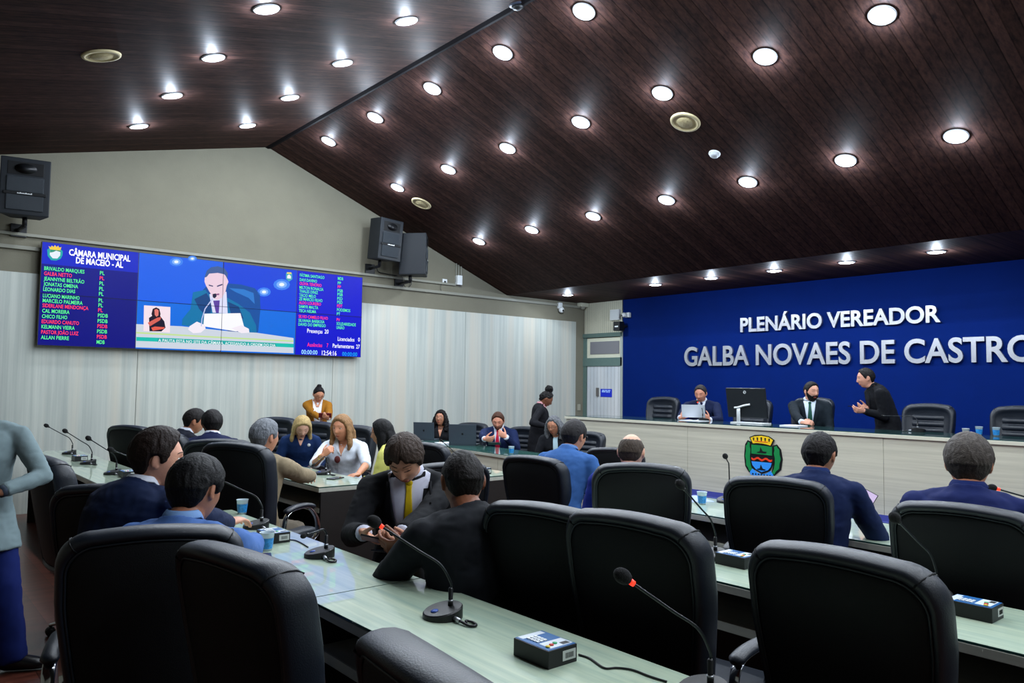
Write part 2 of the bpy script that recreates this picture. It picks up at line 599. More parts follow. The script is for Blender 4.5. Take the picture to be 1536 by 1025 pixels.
# flush speakers, detector, hanging device
def on_slope(px, py, left):
    d = ray(px, py)
    s, sg = (SL, -1) if left else (SR, 1)
    t = (ZA + sg * s * XA - CAM.z) / (d.z + sg * s * d.x)
    return CAM + d * t
spk = None
for i, (px, py, left, lab) in enumerate([(152, 83, True, 'round beige ceiling speaker on the left slope, left of the lamps'), (1028, 183, False, 'round beige ceiling speaker mid right slope, beside the smoke detector'), (632, 305, False, 'small-looking round beige ceiling speaker on the right slope near the wall speakers')]):
    p = on_slope(px, py, left)
    if spk is None:
        spk = thing('ceiling_speaker', lab, 'speaker', p, 0, 'round ceiling speakers')
        bm = new(); lathe(bm, [(0.0, -0.012), (0.085, -0.012), (0.088, -0.006), (0.115, -0.008), (0.118, -0.016), (0.145, -0.012), (0.15, 0.0), (0, 0.0)], 36)
        obj('speaker_ring', bm, mat('aged_beige', (186, 172, 132), rough=0.6), spk, True)
        bm = new(); lathe(bm, [(0.0, -0.017), (0.075, -0.016), (0.084, -0.011), (0.084, -0.009)], 36)
        obj('speaker_cone', bm, mat('aged_beige_grille', (170, 156, 116), rough=0.8, bump=0.5, bump_scale=300), spk, True)
        o = spk
    else: o = dup(spk, lab, p)
    o.rotation_euler = (0, slope_rot(p.x), 0)
p = on_slope(1072, 230, False)
sd = thing('smoke_detector', 'small white smoke detector on the right slope of the ceiling', 'smoke detector', p)
sd.rotation_euler = (0, slope_rot(p.x), 0)
bm = new(); lathe(bm, [(0, 0), (0.06, 0), (0.06, -0.012), (0.052, -0.02), (0, -0.02)], 24); obj('detector_base', bm, M_white, sd, True)
bm = new(); lathe(bm, [(0, -0.02), (0.046, -0.02), (0.044, -0.034), (0.03, -0.044), (0, -0.045)], 24); obj('detector_head', bm, mat('detector_grey', (190, 196, 200), rough=0.5, noise_amt=0.2), sd, True)
p = on_slope(776, 5, False)
dv = thing('dark_ceiling_dome', 'dark round ceiling fitting at the top edge just right of the ridge', 'ceiling fitting', p)
dv.rotation_euler = (0, slope_rot(p.x), 0)
bm = new(); lathe(bm, [(0, 0), (0.075, 0), (0.078, -0.01), (0.07, -0.02), (0, -0.02)], 24); obj('dome_base', bm, mat('slate_grey', (38, 44, 60), rough=0.5), dv, True)
bm = new(); lathe(bm, [(0, -0.02), (0.055, -0.02), (0.045, -0.045), (0.02, -0.058), (0, -0.06)], 24); obj('dome_lens', bm, M_dark, dv, True)

# ---------------------------------------------------------------- lettering on the blue wall
XW = XB - 0.05
def wall_word(label, txt, pa, pb, ztop, zbot, x=XW, m=M_steel, depth=0.035, base=None):
    """one letter mesh per character between pixel columns pa..pb"""
    ya, yb = on_x(pa, 550, x).y, on_x(pb, 550, x).y   # ya > yb
    t = thing('lettering_sign', label, 'sign', (x, (ya + yb) / 2, zbot))
    size = (ztop - zbot) / 0.70
    total = abs(ya - yb)
    # measure advance with a full line
    def W(s):
        if not s: return 0.0
        me = text_mesh(s, size, offset=0.009, align='LEFT')
        r = max(v.co.x for v in me.vertices); bpy.data.meshes.remove(me); return r
    full = W(txt); sx = total / full
    for i, ch in enumerate(txt):
        if ch == ' ': continue
        pre = W(txt[:i + 1])
        me = text_mesh(ch, size, extrude=depth / 2, offset=0.009, align='LEFT', res=5)
        own = max(v.co.x for v in me.vertices)
        me.transform(Matrix.Diagonal((sx, 1, 1, 1)))
        o = link('letter', me, m, t)
        # local: text x -> -Y, text y -> Z, text z -> -X
        o.matrix_local = Matrix(((0, 0, -1, -depth / 2 - 0.012), (-1, 0, 0, total / 2 - (pre - own) * sx), (0, 1, 0, 0), (0, 0, 0, 1)))
    return t
def zw(px, py): return on_x(px, py, XW).z
wall_word('silver metal lettering reading PLENÁRIO VEREADOR on the blue wall, upper line', 'PLENÁRIO VEREADOR', 1112, 1414.5, zw(1262, 468.0), zw(1262, 490.3))
yN = on_x(1028, 550, XW).y
wall_word('silver metal lettering reading GALBA NOVAES DE CASTRO on the blue wall, lower line', 'GALBA NOVAES DE CASTRO', 1028, 1558, zw(1280, 512.5), zw(1280, 545.3))

# ---------------------------------------------------------------- video wall
def glow(name, rgb, s=1.0, rough=0.25):
    if name in MATS: return MATS[name]
    m = mat(name, (1, 1, 2), rough=0.35, spec=0.12, emit=s, emit_rgb=rgb)
    return m
YS = YT - 0.13
tl, tr, bl = on_y(63, 362, YS), on_y(544, 416, YS), on_y(55.5, 518, YS)
SX0, SX1, SZ1, SZ0 = (tl.x + bl.x) / 2, tr.x, tl.z, bl.z
vw = thing('video_wall', 'wide video wall of eight joined screens showing attendance lists and a speaker', 'video wall', ((SX0 + SX1) / 2, YT, SZ0))
VO = vw.location.copy()
def sbox(name, x0, x1, z0, z1, y0, y1, m, parent=vw, bev=0):
    return boxo(name, (x0 - VO.x, y0 - VO.y, z0 - VO.z), (x1 - VO.x, y1 - VO.y, z1 - VO.z), m, parent, bev)
sbox('mounting_frame', SX0 + 0.1, SX1 - 0.1, SZ0 + 0.08, SZ1 - 0.08, YS + 0.06, YT - 0.022, M_dark)
cw, chh = (SX1 - SX0) / 4, (SZ1 - SZ0) / 2
for i in range(4):
    for j in range(2):
        sbox('screen_panel', SX0 + i * cw, SX0 + (i + 1) * cw, SZ0 + j * chh, SZ0 + (j + 1) * chh, YS, YS + 0.06, M_dark)
def sp(px, py):
    """pixel -> point on the screen face, local to the wall unit"""
    p = on_y(px, py, YS)
    return (p.x - VO.x, p.z - VO.z)
def flat(name, poly, rgb, s, lay, parent=vw, raw=False):
    """one coloured area of the picture shown on the screens"""
    P = poly if raw else [sp(*q) for q in poly]
    bm = new()
    f = bm.faces.new([bm.verts.new((x, YS - VO.y - 0.001 - 0.0012 * lay, z)) for x, z in P])
    f.normal_update()
    if f.normal.y > 0: bmesh.ops.reverse_faces(bm, faces=[f])
    bmesh.ops.triangulate(bm, faces=list(bm.faces))
    nm = 'glow_%d_%d_%d_%s' % (*rgb, s)
    return obj(name, bm, glow(nm, rgb, s), parent)
bz = 0.004
def colx(i): return SX0 + i * cw - VO.x
H2 = SZ1 - SZ0
XA_, XB_ = colx(0) + 0.006, colx(1) - bz
flat('list_background', [(XA_, 0.006), (XB_, 0.006), (XB_, chh - bz), (XA_, chh - bz)], (6, 8, 128), 1.0, 0, raw=True)
flat('list_background', [(XA_, chh + bz), (XB_, chh + bz), (XB_, H2 * 0.785), (XA_, H2 * 0.785)], (5, 8, 136), 1.0, 0, raw=True)
flat('title_background', [(XA_, H2 * 0.785), (XB_, H2 * 0.785), (XB_, H2 - 0.006), (XA_, H2 - 0.006)], (10, 34, 200), 1.0, 0, raw=True)
for a, b_, c in ((bz, chh - bz, (8, 12, 208)), (chh + bz, H2 - 0.006, (16, 20, 212))):
    flat('list_background', [(colx(3) + bz, a), (colx(4) - 0.006, a), (colx(4) - 0.006, b_), (colx(3) + bz, b_)], c, 1.0, 0, raw=True)
for i in (1, 2):
    flat('camera_picture', [(colx(i) + bz, bz), (colx(i + 1) - bz, bz), (colx(i + 1) - bz, chh - bz), (colx(i) + bz, chh - bz)], (8, 108, 226), 1.0, 0, raw=True)
    flat('camera_picture', [(colx(i) + bz, chh + bz), (colx(i + 1) - bz, chh + bz), (colx(i + 1) - bz, H2 - 0.006), (colx(i) + bz, H2 - 0.006)], (24, 96, 234) if i == 1 else (14, 66, 222), 1.0, 0, raw=True)
def c2(*q): return [(180 + x / 5.396, 360 + y / 5.396) for x, y in q]
flat('pictured_chair', c2((672, 405), (700, 375), (860, 352), (980, 362), (1090, 392), (1132, 440), (1136, 560), (1118, 740), (1105, 760), (900, 760), (700, 600)), (10, 78, 160), 1.0, 1)
flat('pictured_chair_sheen', c2((880, 390), (1000, 400), (1080, 430), (1090, 520), (1040, 470), (930, 420)), (40, 120, 205), 1.0, 2)
flat('pictured_jacket', c2((590, 425), (690, 405), (740, 470), (870, 470), (960, 520), (1050, 590), (1100, 690), (1105, 755), (1000, 750), (900, 690), (660, 690), (560, 700), (500, 690), (505, 640), (570, 560)), (4, 116, 170), 1.0, 3)
flat('pictured_jacket_shade', c2((700, 430), (740, 500), (735, 590), (680, 600), (640, 560), (600, 480)), (8, 66, 130), 1.0, 4)
flat('pictured_jacket_shade', c2((870, 500), (960, 540), (1000, 640), (900, 610)), (8, 66, 130), 1.0, 4)
flat('pictured_shirt', c2((722, 440), (860, 420), (870, 595), (748, 590)), (222, 224, 250), 1.0, 5)
flat('pictured_tie', c2((752, 492), (806, 490), (798, 592), (775, 592)), (92, 62, 160), 1.0, 6)
flat('pictured_face', c2((684, 300), (700, 268), (760, 258), (830, 268), (862, 300), (876, 340), (862, 372), (852, 420), (822, 470), (786, 488), (752, 470), (716, 410), (694, 370), (682, 340)), (238, 208, 224), 1.0, 7)
flat('pictured_hair', c2((682, 306), (700, 250), (735, 222), (790, 214), (845, 232), (870, 270), (868, 320), (846, 280), (790, 268), (720, 274), (700, 300)), (62, 92, 150), 1.0, 8)
flat('pictured_brow', c2((716, 362), (752, 372), (750, 380), (716, 372)), (60, 60, 110), 1.0, 8)
flat('pictured_brow', c2((782, 372), (826, 356), (828, 366), (784, 382)), (60, 60, 110), 1.0, 8)
flat('pictured_mouth', c2((752, 440), (800, 434), (802, 446), (754, 452)), (140, 80, 130), 1.0, 8)
flat('pictured_desk', c2((130, 682), (500, 700), (900, 742), (1103, 752), (1403, 795), (1403, 918), (126, 870)), (206, 214, 226), 1.0, 5)
flat('pictured_paper', c2((680, 598), (972, 594), (1004, 712), (940, 742), (672, 700)), (250, 250, 255), 1.0, 9)
flat('pictured_hand', c2((560, 700), (620, 662), (684, 690), (690, 720), (650, 752), (590, 756), (548, 726)), (244, 236, 246), 1.0, 10)
flat('pictured_hand', c2((900, 716), (980, 690), (1040, 720), (1044, 752), (980, 756)), (244, 236, 246), 1.0, 10)
flat('pictured_microphone', c2((746, 440), (772, 434), (780, 456), (764, 474), (748, 466)), (20, 22, 60), 1.0, 11)
flat('pictured_gooseneck', c2((742, 476), (750, 480), (690, 560), (664, 640), (660, 700), (652, 700), (656, 640), (682, 556)), (190, 200, 240), 1.0, 11)
for q in (((180 + 455 / 5.396), (360 + 178 / 5.396), 4.5), (180 + 1308 / 5.396, 360 + 362 / 5.396, 5.5), (180 + 1165 / 5.396, 360 + 422 / 5.396, 4.5), (180 + 585 / 5.396, 360 + 152 / 5.396, 3)):
    for rr, c, ly in ((1.9, (60, 130, 240), 1), (1.2, (130, 180, 250), 2), (0.6, (240, 248, 255), 3)):
        flat('pictured_lamp', [(q[0] + q[2] * rr * 1.2 * math.cos(a * PI / 6), q[1] + q[2] * rr * 0.8 * math.sin(a * PI / 6)) for a in range(12)], c, 1.0, ly)
flat('banner_strip', c2((130, 745), (700, 778), (1403, 815), (1403, 826), (700, 790), (130, 758)), (196, 226, 150), 1.0, 6)
flat('banner_strip', c2((130, 786), (400, 796), (1403, 842), (1403, 872), (400, 828), (130, 818)), (20, 190, 176), 1.0, 7)
flat('banner_strip', c2((300, 796), (1260, 838), (1262, 866), (300, 826)), (36, 168, 168), 1.0, 8)
flat('inset_frame', c2((192, 530), (406, 544), (402, 752), (188, 738)), (246, 226, 236), 1.0, 9)
flat('inset_shirt', c2((232, 632), (264, 612), (322, 616), (356, 660), (366, 712), (332, 742), (236, 740)), (22, 10, 40), 1.0, 10)
flat('inset_hair', c2((262, 560), (290, 547), (316, 560), (326, 600), (318, 640), (262, 632), (252, 600)), (30, 10, 30), 1.0, 11)
flat('inset_face', c2((276, 566), (294, 560), (310, 572), (308, 612), (292, 624), (278, 606)), (226, 120, 110), 1.0, 12)
flat('inset_arm', c2((222, 672), (300, 630), (330, 626), (322, 650), (240, 700)), (216, 96, 84), 1.0, 12)
flat('inset_arm', c2((250, 712), (280, 702), (360, 708), (350, 722), (262, 736)), (230, 90, 74), 1.0, 12)
flat('corner_crest', c2((1342, 268), (1392, 270), (1394, 318), (1368, 338), (1342, 316)), (70, 170, 190), 1.0, 3)
flat('corner_crest', c2((1350, 262), (1386, 264), (1386, 276), (1350, 274)), (240, 220, 90), 1.0, 4)
flat('corner_crest', c2((1352, 290), (1368, 280), (1382, 294), (1382, 314), (1352, 312)), (246, 246, 250), 1.0, 4)
for q_ in ([(colx(2) - 0.003, 0.006), (colx(2) + 0.003, 0.006), (colx(2) + 0.003, H2 - 0.006), (colx(2) - 0.003, H2 - 0.006)], [(0.006 + colx(0), chh - 0.003), (colx(4) - 0.006, chh - 0.003), (colx(4) - 0.006, chh + 0.003), (0.006 + colx(0), chh + 0.003)]):
    flat('panel_seam', q_, (8, 14, 60), 1.0, 12.6, raw=True)
# crest beside the title (crop scale 5.12, origin 0,340)
def c1(*q): return [(x / 5.12, 340 + y / 5.12) for x, y in q]
flat('crest_wreath', c1((362, 178), (380, 165), (392, 200), (400, 235), (445, 240), (455, 200), (462, 170), (482, 190), (480, 220), (466, 248), (430, 262), (392, 258), (366, 226)), (26, 168, 170), 1.0, 1)
flat('crest_shield', c1((384, 172), (464, 178), (462, 222), (440, 246), (404, 244), (382, 218)), (230, 240, 250), 1.0, 2)
flat('crest_shield', c1((384, 172), (464, 178), (463, 196), (430, 186), (410, 196), (384, 200)), (40, 150, 120), 1.0, 3)
flat('crest_crown', c1((372, 150), (390, 160), (396, 146), (412, 158), (420, 142), (434, 158), (446, 146), (454, 162), (472, 158), (462, 184), (384, 176)), (246, 206, 60), 1.0, 4)

def screen_text(name, lines, rgb, lay=14, s=1.0):
    """lines: (text, left px, mid py, cap height px, width px) drawn into one part"""
    bm = new()
    for txt, px, py, hh, wpx in lines:
        a, b_ = sp(px, py), sp(px + wpx, py)
        top, bot = sp(px, py - hh / 2), sp(px, py + hh / 2)
        hm = top[1] - bot[1]
        me = text_mesh(txt, hm / 0.7, align='LEFT', width=b_[0] - a[0], offset=0.0006 if hh < 8 else 0.003, res=2)
        x0 = min(v.co.x for v in me.vertices)
        me.transform(Matrix(((1, 0, 0, a[0] - x0), (0, 0, -1, YS - VO.y - 0.001 - 0.0012 * lay), (0, 1, 0, bot[1]), (0, 0, 0, 1))))
        bm.from_mesh(me); bpy.data.meshes.remove(me)
    return obj(name, bm, glow('glow_txt_%d_%d_%d' % rgb, rgb, s), vw)
screen_text('title_text', [('CÂMARA MUNICIPAL', 103, 378.5, 9.2, 92.5), ('DE MACEIÓ - AL', 113.5, 390.5, 9.2, 71)], (252, 252, 255), s=1.2)
GR, RD = (90, 240, 130), (255, 60, 80)
left = [('BRIVALDO MARQUES', 'PL', 402.5, 60.5, 0), ('GALBA NETTO', 'PL', 410.2, 42, 1), ('JEANNYNE BELTRÃO', 'PL', 418, 61, 0), ('JONATAS OMENA', 'PL', 426, 52, 0), ('LEONARDO DIAS', 'PL', 433.8, 48, 0),
        ('LUCIANO MARINHO', 'PL', 443.4, 55, 0), ('MARCELO PALMEIRA', 'PL', 450.8, 60, 0), ('SIDERLANE MENDONÇA', 'PL', 458.2, 69, 1), ('CAL MOREIRA', 'PSDB', 466.2, 41, 0), ('CHICO FILHO', 'PSDB', 474.4, 38, 0),
        ('EDUARDO CANUTO', 'PSDB', 482.2, 56, 1), ('KELMANN VIEIRA', 'PSDB', 490, 50, 0), ('PASTOR JOÃO LUIZ', 'PSDB', 498, 56, 1), ('ALLAN PIERRE', 'MDB', 506, 42, 0)]
right = [('FÁTIMA SANTIAGO', 'MDB', 412.8, 37, 0), ('DAVI DAVINO', 'PP', 419.6, 26, 0), ('OLÍVIA TENÓRIO', 'PP', 425.3, 33, 1), ('MILTON RONALSA', 'PSB', 431.2, 36, 0), ('THALES DINIZ', 'PSB', 436.8, 28, 0), ('TÁCIO MELO', 'PSD', 442.8, 25, 0),
         ('ZÉ MÁRCIO FILHO', 'PSD', 448.4, 35, 0), ('ALDO LOUREIRO', 'PDT', 454, 33, 1), ('SAMYR MALTA', 'PODEMOS', 459.8, 29, 0), ('TECA NELMA', 'PT', 466, 26, 0), ('SILVIO CAMELO FILHO', 'PV', 474.7, 44, 1), ('SILVANIA BARBOSA', 'SOLIDARIEDADE', 480.6, 39, 0), ('DAVID DO EMPREGO', 'UNIÃO', 486.4, 41, 0)]
for red, rgb, nm in ((0, GR, 'green_name_text'), (1, RD, 'red_name_text')):
    Lr = []
    for t, p, y, w_, k in left:
        if k == red:
            x = 66 - (y - 402) * 0.048
            Lr.append((t, x, y, 5.6, w_)); Lr.append((p, x + 83.4, y + 0.086 * 83, 5.6, 15 if len(p) == 4 else (7 if len(p) == 2 else 12)))
    for t, p, y, w_, k in right:
        if k == red:
            x = 449 - (y - 412) * 0.03
            Lr.append((t, x, y, 4.5, w_)); Lr.append((p, x + 57, y + 0.085 * 57 + 0.2, 4.5, {2: 5, 3: 8, 7: 20, 13: 29, 5: 12}[len(p)]))
    screen_text(nm, Lr, rgb, s=1.3)
screen_text('tally_text', [('Presenças', 460, 496.2, 6.2, 23), ('20', 486, 497.4, 6.2, 6), ('Licenciados', 505.8, 508.4, 6, 25), ('0', 536.2, 509.6, 6, 2.8), ('Parlamentares', 498.2, 518.6, 6, 32), ('27', 533.4, 520, 6, 5.4), ('12:54:16', 482, 529.4, 7, 22)], (250, 252, 255), s=1.2)
screen_text('tally_text_red', [('Ausências', 460, 517, 6, 22.5), ('7', 489.2, 518.2, 6, 2.4)], (255, 50, 90), s=1.2)
screen_text('timer_text', [('00:00:00', 451.3, 528, 6.6, 24)], (170, 236, 255), s=1.1)
screen_text('timer_text', [('00:00:00', 512.4, 531, 6, 22.5)], (20, 170, 240), s=1.1)
screen_text('banner_text', [('A PAUTA ESTÁ NO SITE DA CÂMARA, ACESSANDO A ORDEM DO DIA', 237, 510.6, 4.6, 176)], (236, 250, 250), lay=10)

# ---------------------------------------------------------------- conduits, boxes and fittings on the screen wall
def conduit(label, p0, p1, r=0.02, name='conduit'):
    bm = new(); tube(bm, [p0, p1], [r, r], 8)
    o = obj(name, bm, M_pipe, None, True)
    return tag(o, label, 'conduit')
zu = on_y(300, 384, YT).z
zl_ = on_y(300, 402, YT).z
zu = (on_y(58, 356, YT).z + on_y(600, 417.5, YT).z) / 2
zl_ = (on_y(20, 371, YT).z + on_y(700, 443, YT).z) / 2
def wall_bar(name, label, x0, x1, z, hh, d, m):
    return tag(boxo(name, (x0, YT - d, z - hh), (x1, YT, z + hh), m, bev=0.006), label, 'conduit')
xe = on_y(682, 429, YT).x
wall_bar('cable_duct', 'thin beige cable duct running just above the video wall', XL + 0.02, xe, zu, 0.018, 0.035, M_pipe)
wall_bar('cable_duct', 'lower beige cable duct along the wall behind the video wall and under the speakers', XL + 0.02, XB - 0.12, zl_, 0.022, 0.04, M_pipe)
for i, px in enumerate((683, 686.5, 690.5)):
    a = on_y(px, 424, YT); b_ = on_y(px + 1, 390 + i * 4, YT)
    conduit('thin grey pipe rising from the white wall box to the ceiling, %s of three' % ['leftmost', 'middle', 'rightmost'][i], (a.x, YT - 0.02, a.z), (a.x, YT - 0.02, min(slope_z(a.x) - 0.0, 9)), 0.012)
def wbox(name, label, cat, px0, py0, px1, py1, m, d=0.05, bev=0.006):
    a, b_ = on_y(px0, py0, YT), on_y(px1, py1, YT)
    return tag(boxo(name, (a.x, YT - d, b_.z), (b_.x, YT, a.z), m, bev=bev), label, cat)
bx = thing('junction_box', 'white rectangular wall box right of the speakers, under three pipes', 'electrical box', (on_y(686, 430, YT).x, YT, on_y(686, 430, YT).z))
a, b_ = on_y(682.5, 413.5, YT), on_y(689.5, 428.5, YT)
o3 = bx.location
boxo('box_cover', (a.x - o3.x, -0.08, b_.z - o3.z), (b_.x - o3.x, 0, a.z - o3.z), M_white, bx, 0.008)
bx2 = thing('wall_outlet', 'small square white outlet on the duct between the speakers and the white box', 'outlet', on_y(666, 423, YT))
boxo('outlet_plate', (-0.045, -0.03, -0.045), (0.045, 0, 0.045), M_white, bx2, 0.006)
boxo('outlet_socket', (-0.02, -0.034, -0.012), (0.02, -0.03, 0.012), M_dark, bx2)
# cables
def cable(label, pts, r=0.006, m=None, n=6):
    bm = new(); tube(bm, smooth_path(pts, n), [r] * ((len(pts) - 1) * n + 1), 6)
    return tag(obj('cable', bm, m or M_dark, None, True), label, 'cable')
def yw(px, py, d=0.03):
    p = on_y(px, py, YT - d); return p
cable('thin cable hanging in a loop below the right wall speaker', [yw(603, 416), yw(605, 426), yw(610, 432), yw(616, 428), yw(618, 418)])
cable('thin cable dropping from under the middle speaker to the duct', [yw(565, 402), yw(568, 408), yw(580, 411), yw(596, 414)])
cable('thin cable hanging between the small outlet and the lower duct', [yw(662, 424), yw(661, 432), yw(662, 438)], 0.004)

# loudspeakers
def speaker(label, px, py, hpx, D, yaw, pitch=0.0, w=0.42, h=0.62, d=0.34, face=True):
    c = on_y(px, py, YT - D)
    dep = (c - CAM).dot(_f)
    h = hpx * dep / FPX
    w = h * w / 0.62; d = h * d / 0.62
    t = thing('wall_speaker', label, 'loudspeaker', c, yaw, 'black wall loudspeakers')
    t.rotation_euler = (pitch, 0, yaw)
    bm = new()
    # cabinet narrows toward its back
    pr = [(-w / 2, -d / 2), (w / 2, -d / 2), (w / 2 * 0.62, d / 2), (-w / 2 * 0.62, d / 2)]
    prism(bm, pr, -h / 2, h / 2); bevel(bm, 0.012)
    obj('cabinet', bm, M_speaker, t)
    boxo('horn_recess', (-w * 0.36, -d / 2 - 0.004, h * 0.2), (w * 0.36, -d / 2 + 0.02, h * 0.43), M_darkm, t, 0.006)
    bm = new(); lathe(bm, [(0.02 * h, 0.0), (0.1 * h, 0.05 * h), (0.11 * h, 0.055 * h), (0.0, 0.01)], 20, Matrix.Translation((0, -d / 2 - 0.002, h * 0.315)) @ Matrix.Rotation(PI / 2, 4, 'X') @ Matrix.Diagonal((1.5, 0.8, 0.35, 1)))
    obj('horn', bm, M_dark, t, True)
    boxo('grille', (-w * 0.37, -d / 2 - 0.012, -h * 0.1), (w * 0.37, -d / 2 + 0.002, h * 0.17), M_grille, t, 0.008)
    boxo('grille', (-w * 0.37, -d / 2 - 0.012, -h * 0.42), (w * 0.37, -d / 2 + 0.002, -h * 0.15), M_grille, t, 0.008)
    boxo('divider', (-w * 0.42, -d / 2 - 0.016, -h * 0.15), (w * 0.42, -d / 2, -h * 0.1), M_darkm, t, 0.004)
    mk_ = new()
    for q_ in range(11): box(mk_, (-w * 0.15 + w * 0.027 * q_, -d / 2 - 0.018, -h * 0.135), (-w * 0.15 + w * 0.027 * q_ + w * 0.02, -d / 2 - 0.015, -h * (0.118 - 0.008 * (q_ in (2, 6, 10)) + 0.003 * (q_ % 2))))
    obj('maker_mark', mk_, M_white, t)
    # bracket back to the wall, in the speaker's own frame
    Mi = (Matrix.Translation(c) @ Matrix.Rotation(yaw, 4, 'Z') @ Matrix.Rotation(pitch, 4, 'X')).inverted()
    bm = new()
    q0 = V((0, d * 0.1, -h / 2 + 0.01)); q1 = V((0, d * 0.1, -h / 2 - 0.09)); q2 = Mi @ V((c.x, YT - 0.03, c.z - h / 2 - 0.09))
    tube(bm, [q0, q1], [0.025, 0.025], 10); tube(bm, [q1, q2], [0.022, 0.022], 10)
    obj('bracket_arm', bm, M_dark, t, True)
    wp = boxo('bracket_plate', (c.x - 0.08, YT - 0.03, c.z - h / 2 - 0.17), (c.x + 0.08, YT - 0.001, c.z - h / 2 - 0.02), M_dark, t, 0.004, )
    for v in wp.data.vertices: v.co = Mi @ v.co
    return t
speaker('black wall loudspeaker above the left end of the video wall', 39, 284, 84, 0.42, R(-10), R(3), w=0.47)
speaker('black wall loudspeaker above the right end of the video wall, left of a pair', 575, 360, 61, 0.40, R(12), R(6), w=0.46)
speaker('black wall loudspeaker turned toward the platform, right of a pair', 620, 383, 62, 0.42, R(52), R(0), w=0.36, d=0.4)

# dome camera by the corner
p = on_y(838, 463, YT)
cm = thing('wall_mounted_camera', 'white turret security camera on the screen wall near the corner', 'camera', (p.x, YT, p.z))
boxo('camera_base', (-0.05, -0.06, -0.01), (0.05, 0, 0.11), M_white, cm, 0.02)
bm = new(); ball(bm, (0, -0.075, -0.03), 0.055, 20, 14); obj('camera_ball', bm, M_white, cm, True)
bm = new(); ball(bm, (-0.0, -0.118, -0.045), 0.022, 14, 10); obj('camera_eye', bm, M_dark, cm, True)
wbox('wall_switch', 'blank switch plate on the narrow plaster strip by the door', 'switch', 865.6, 606.5, 870, 616, mat('plate_beige', (148, 146, 130), rough=0.5), 0.015)
p = on_y(870, 458, YT)
db = thing('ceiling_fitting', 'small beige fitting with a box in the top corner above the door bay', 'fitting', (p.x, YT, KZ))
boxo('fitting_box', (-0.1, -0.14, -0.075), (0.1, -0.02, -0.002), M_cream, db, 0.01)
bm = new(); ball(bm, (0, -0.08, -0.08), 0.05, 14, 8); obj('fitting_dome', bm, M_pipe, db, True)
# emergency light, camera, black device, door sign on the door bay
def xbox(name, label, cat, px0, py0, px1, py1, m, d, x=XB - 0.04, bev=0.005):
    a, b_ = on_x(px0, py0, x), on_x(px1, py1, x)
    return tag(boxo(name, (x - d, b_.y, b_.z), (x, a.y, a.z), m, bev=bev), label, cat)
em = thing('wall_box', 'flat white square box on the cream boards above the transom window', 'electrical box', on_x(927, 473, XB - 0.04))
yy0, yy1 = on_x(933.5, 473, XB).y - em.location.y, on_x(920, 473, XB).y - em.location.y
z0, z1 = on_x(927, 481, XB).z - em.location.z, on_x(927, 465, XB).z - em.location.z
boxo('box_body', (-0.06, yy0, z0), (0.0, yy1, z1), M_white, em, 0.01)
boxo('box_lid', (-0.068, yy0 + 0.015, z0 + 0.015), (-0.06, yy1 - 0.015, z1 - 0.015), mat('lid_white', (204, 210, 212), rough=0.4), em, 0.003)
p = on_x(943, 473, XW)
c3 = thing('wall_mounted_camera', 'white wall camera at the left edge of the blue wall', 'camera', (XW, p.y, p.z))
boxo('camera_base', (-0.06, -0.06, -0.045), (0, 0.05, 0.045), M_white, c3, 0.012)
bm = new(); ball(bm, (-0.09, 0.03, 0.0), 0.045, 16, 10); obj('camera_ball', bm, M_white, c3, True)
bm = new(); ball(bm, (-0.12, 0.05, -0.01), 0.018, 12, 8); obj('camera_eye', bm, M_dark, c3, True)
p = on_x(940, 490, XW)
c4 = thing('wall_projector', 'small black device on a bracket below the white camera, by the blue wall', 'speaker', (XW, p.y, p.z))
boxo('device_body', (-0.2, 0.0, -0.085), (-0.06, 0.15, 0.085), M_dark, c4, 0.012)
boxo('device_arm', (-0.08, -0.02, -0.02), (0, 0.04, 0.02), M_dark, c4, 0.004)
boxo('device_mark', (-0.203, 0.03, -0.02), (-0.2, 0.11, 0.005), M_white, c4)
x = XB - 0.041
a, b_ = on_x(901, 583.5, x), on_x(918, 596, x)
ds = thing('door_sign', 'small blue sign plate fixed on the white boarded door', 'sign', (x, (a.y + b_.y) / 2, (a.z + b_.z) / 2))
hy, hz = (a.y - b_.y) / 2, (a.z - b_.z) / 2
boxo('sign_plate', (-0.006, -hy, -hz), (0, hy, hz), mat('sign_blue', (14, 40, 190), rough=0.35), ds, 0.002)
for k, (y0_, y1_, zz) in enumerate([(-0.7, -0.3, 0.62), (-0.2, 0.2, 0.62), (0.3, 0.75, 0.6), (-0.75, -0.1, 0.3), (0.0, 0.35, 0.26), (0.42, 0.65, 0.24)]):
    boxo('sign_writing', (-0.0072, -y1_ * hy, zz * hz - 0.012), (-0.006, -y0_ * hy, zz * hz + 0.012), mat('sign_pale', (150, 180, 240), rough=0.5), ds)

# ---------------------------------------------------------------- desks
M_deskbody = mat('dark_desk_panel', (26, 22, 20), rough=0.5, noise_amt=0.2, noise_scale=(3, 3, 20))
M_shelf = mat('grey_oak_shelf', (160, 158, 144), rough=0.5, noise_amt=0.12, noise_scale=(20, 2, 20))
M_sheet = mat('clear_desk_glass', (196, 222, 212), rough=0.02, trans=1.0, ior=1.5)
M_rim = mat('glass_rim', (24, 62, 58), rough=0.08)
ZT = 0.752        # wood top
ZG = 0.7605       # glass top surface
# glossy oak seen through its glass sheet
M_gtop = wood('oak_under_glass', (150, 176, 160), (200, 214, 186), (30, 1.1, 30), rough=0.35, coat=1.0)
for n_ in M_gtop.node_tree.nodes:
    if n_.type == 'BSDF_PRINCIPLED':
        n_.inputs['Coat Roughness'].default_value = 0.008
        n_.inputs['Coat IOR'].default_value = 1.6


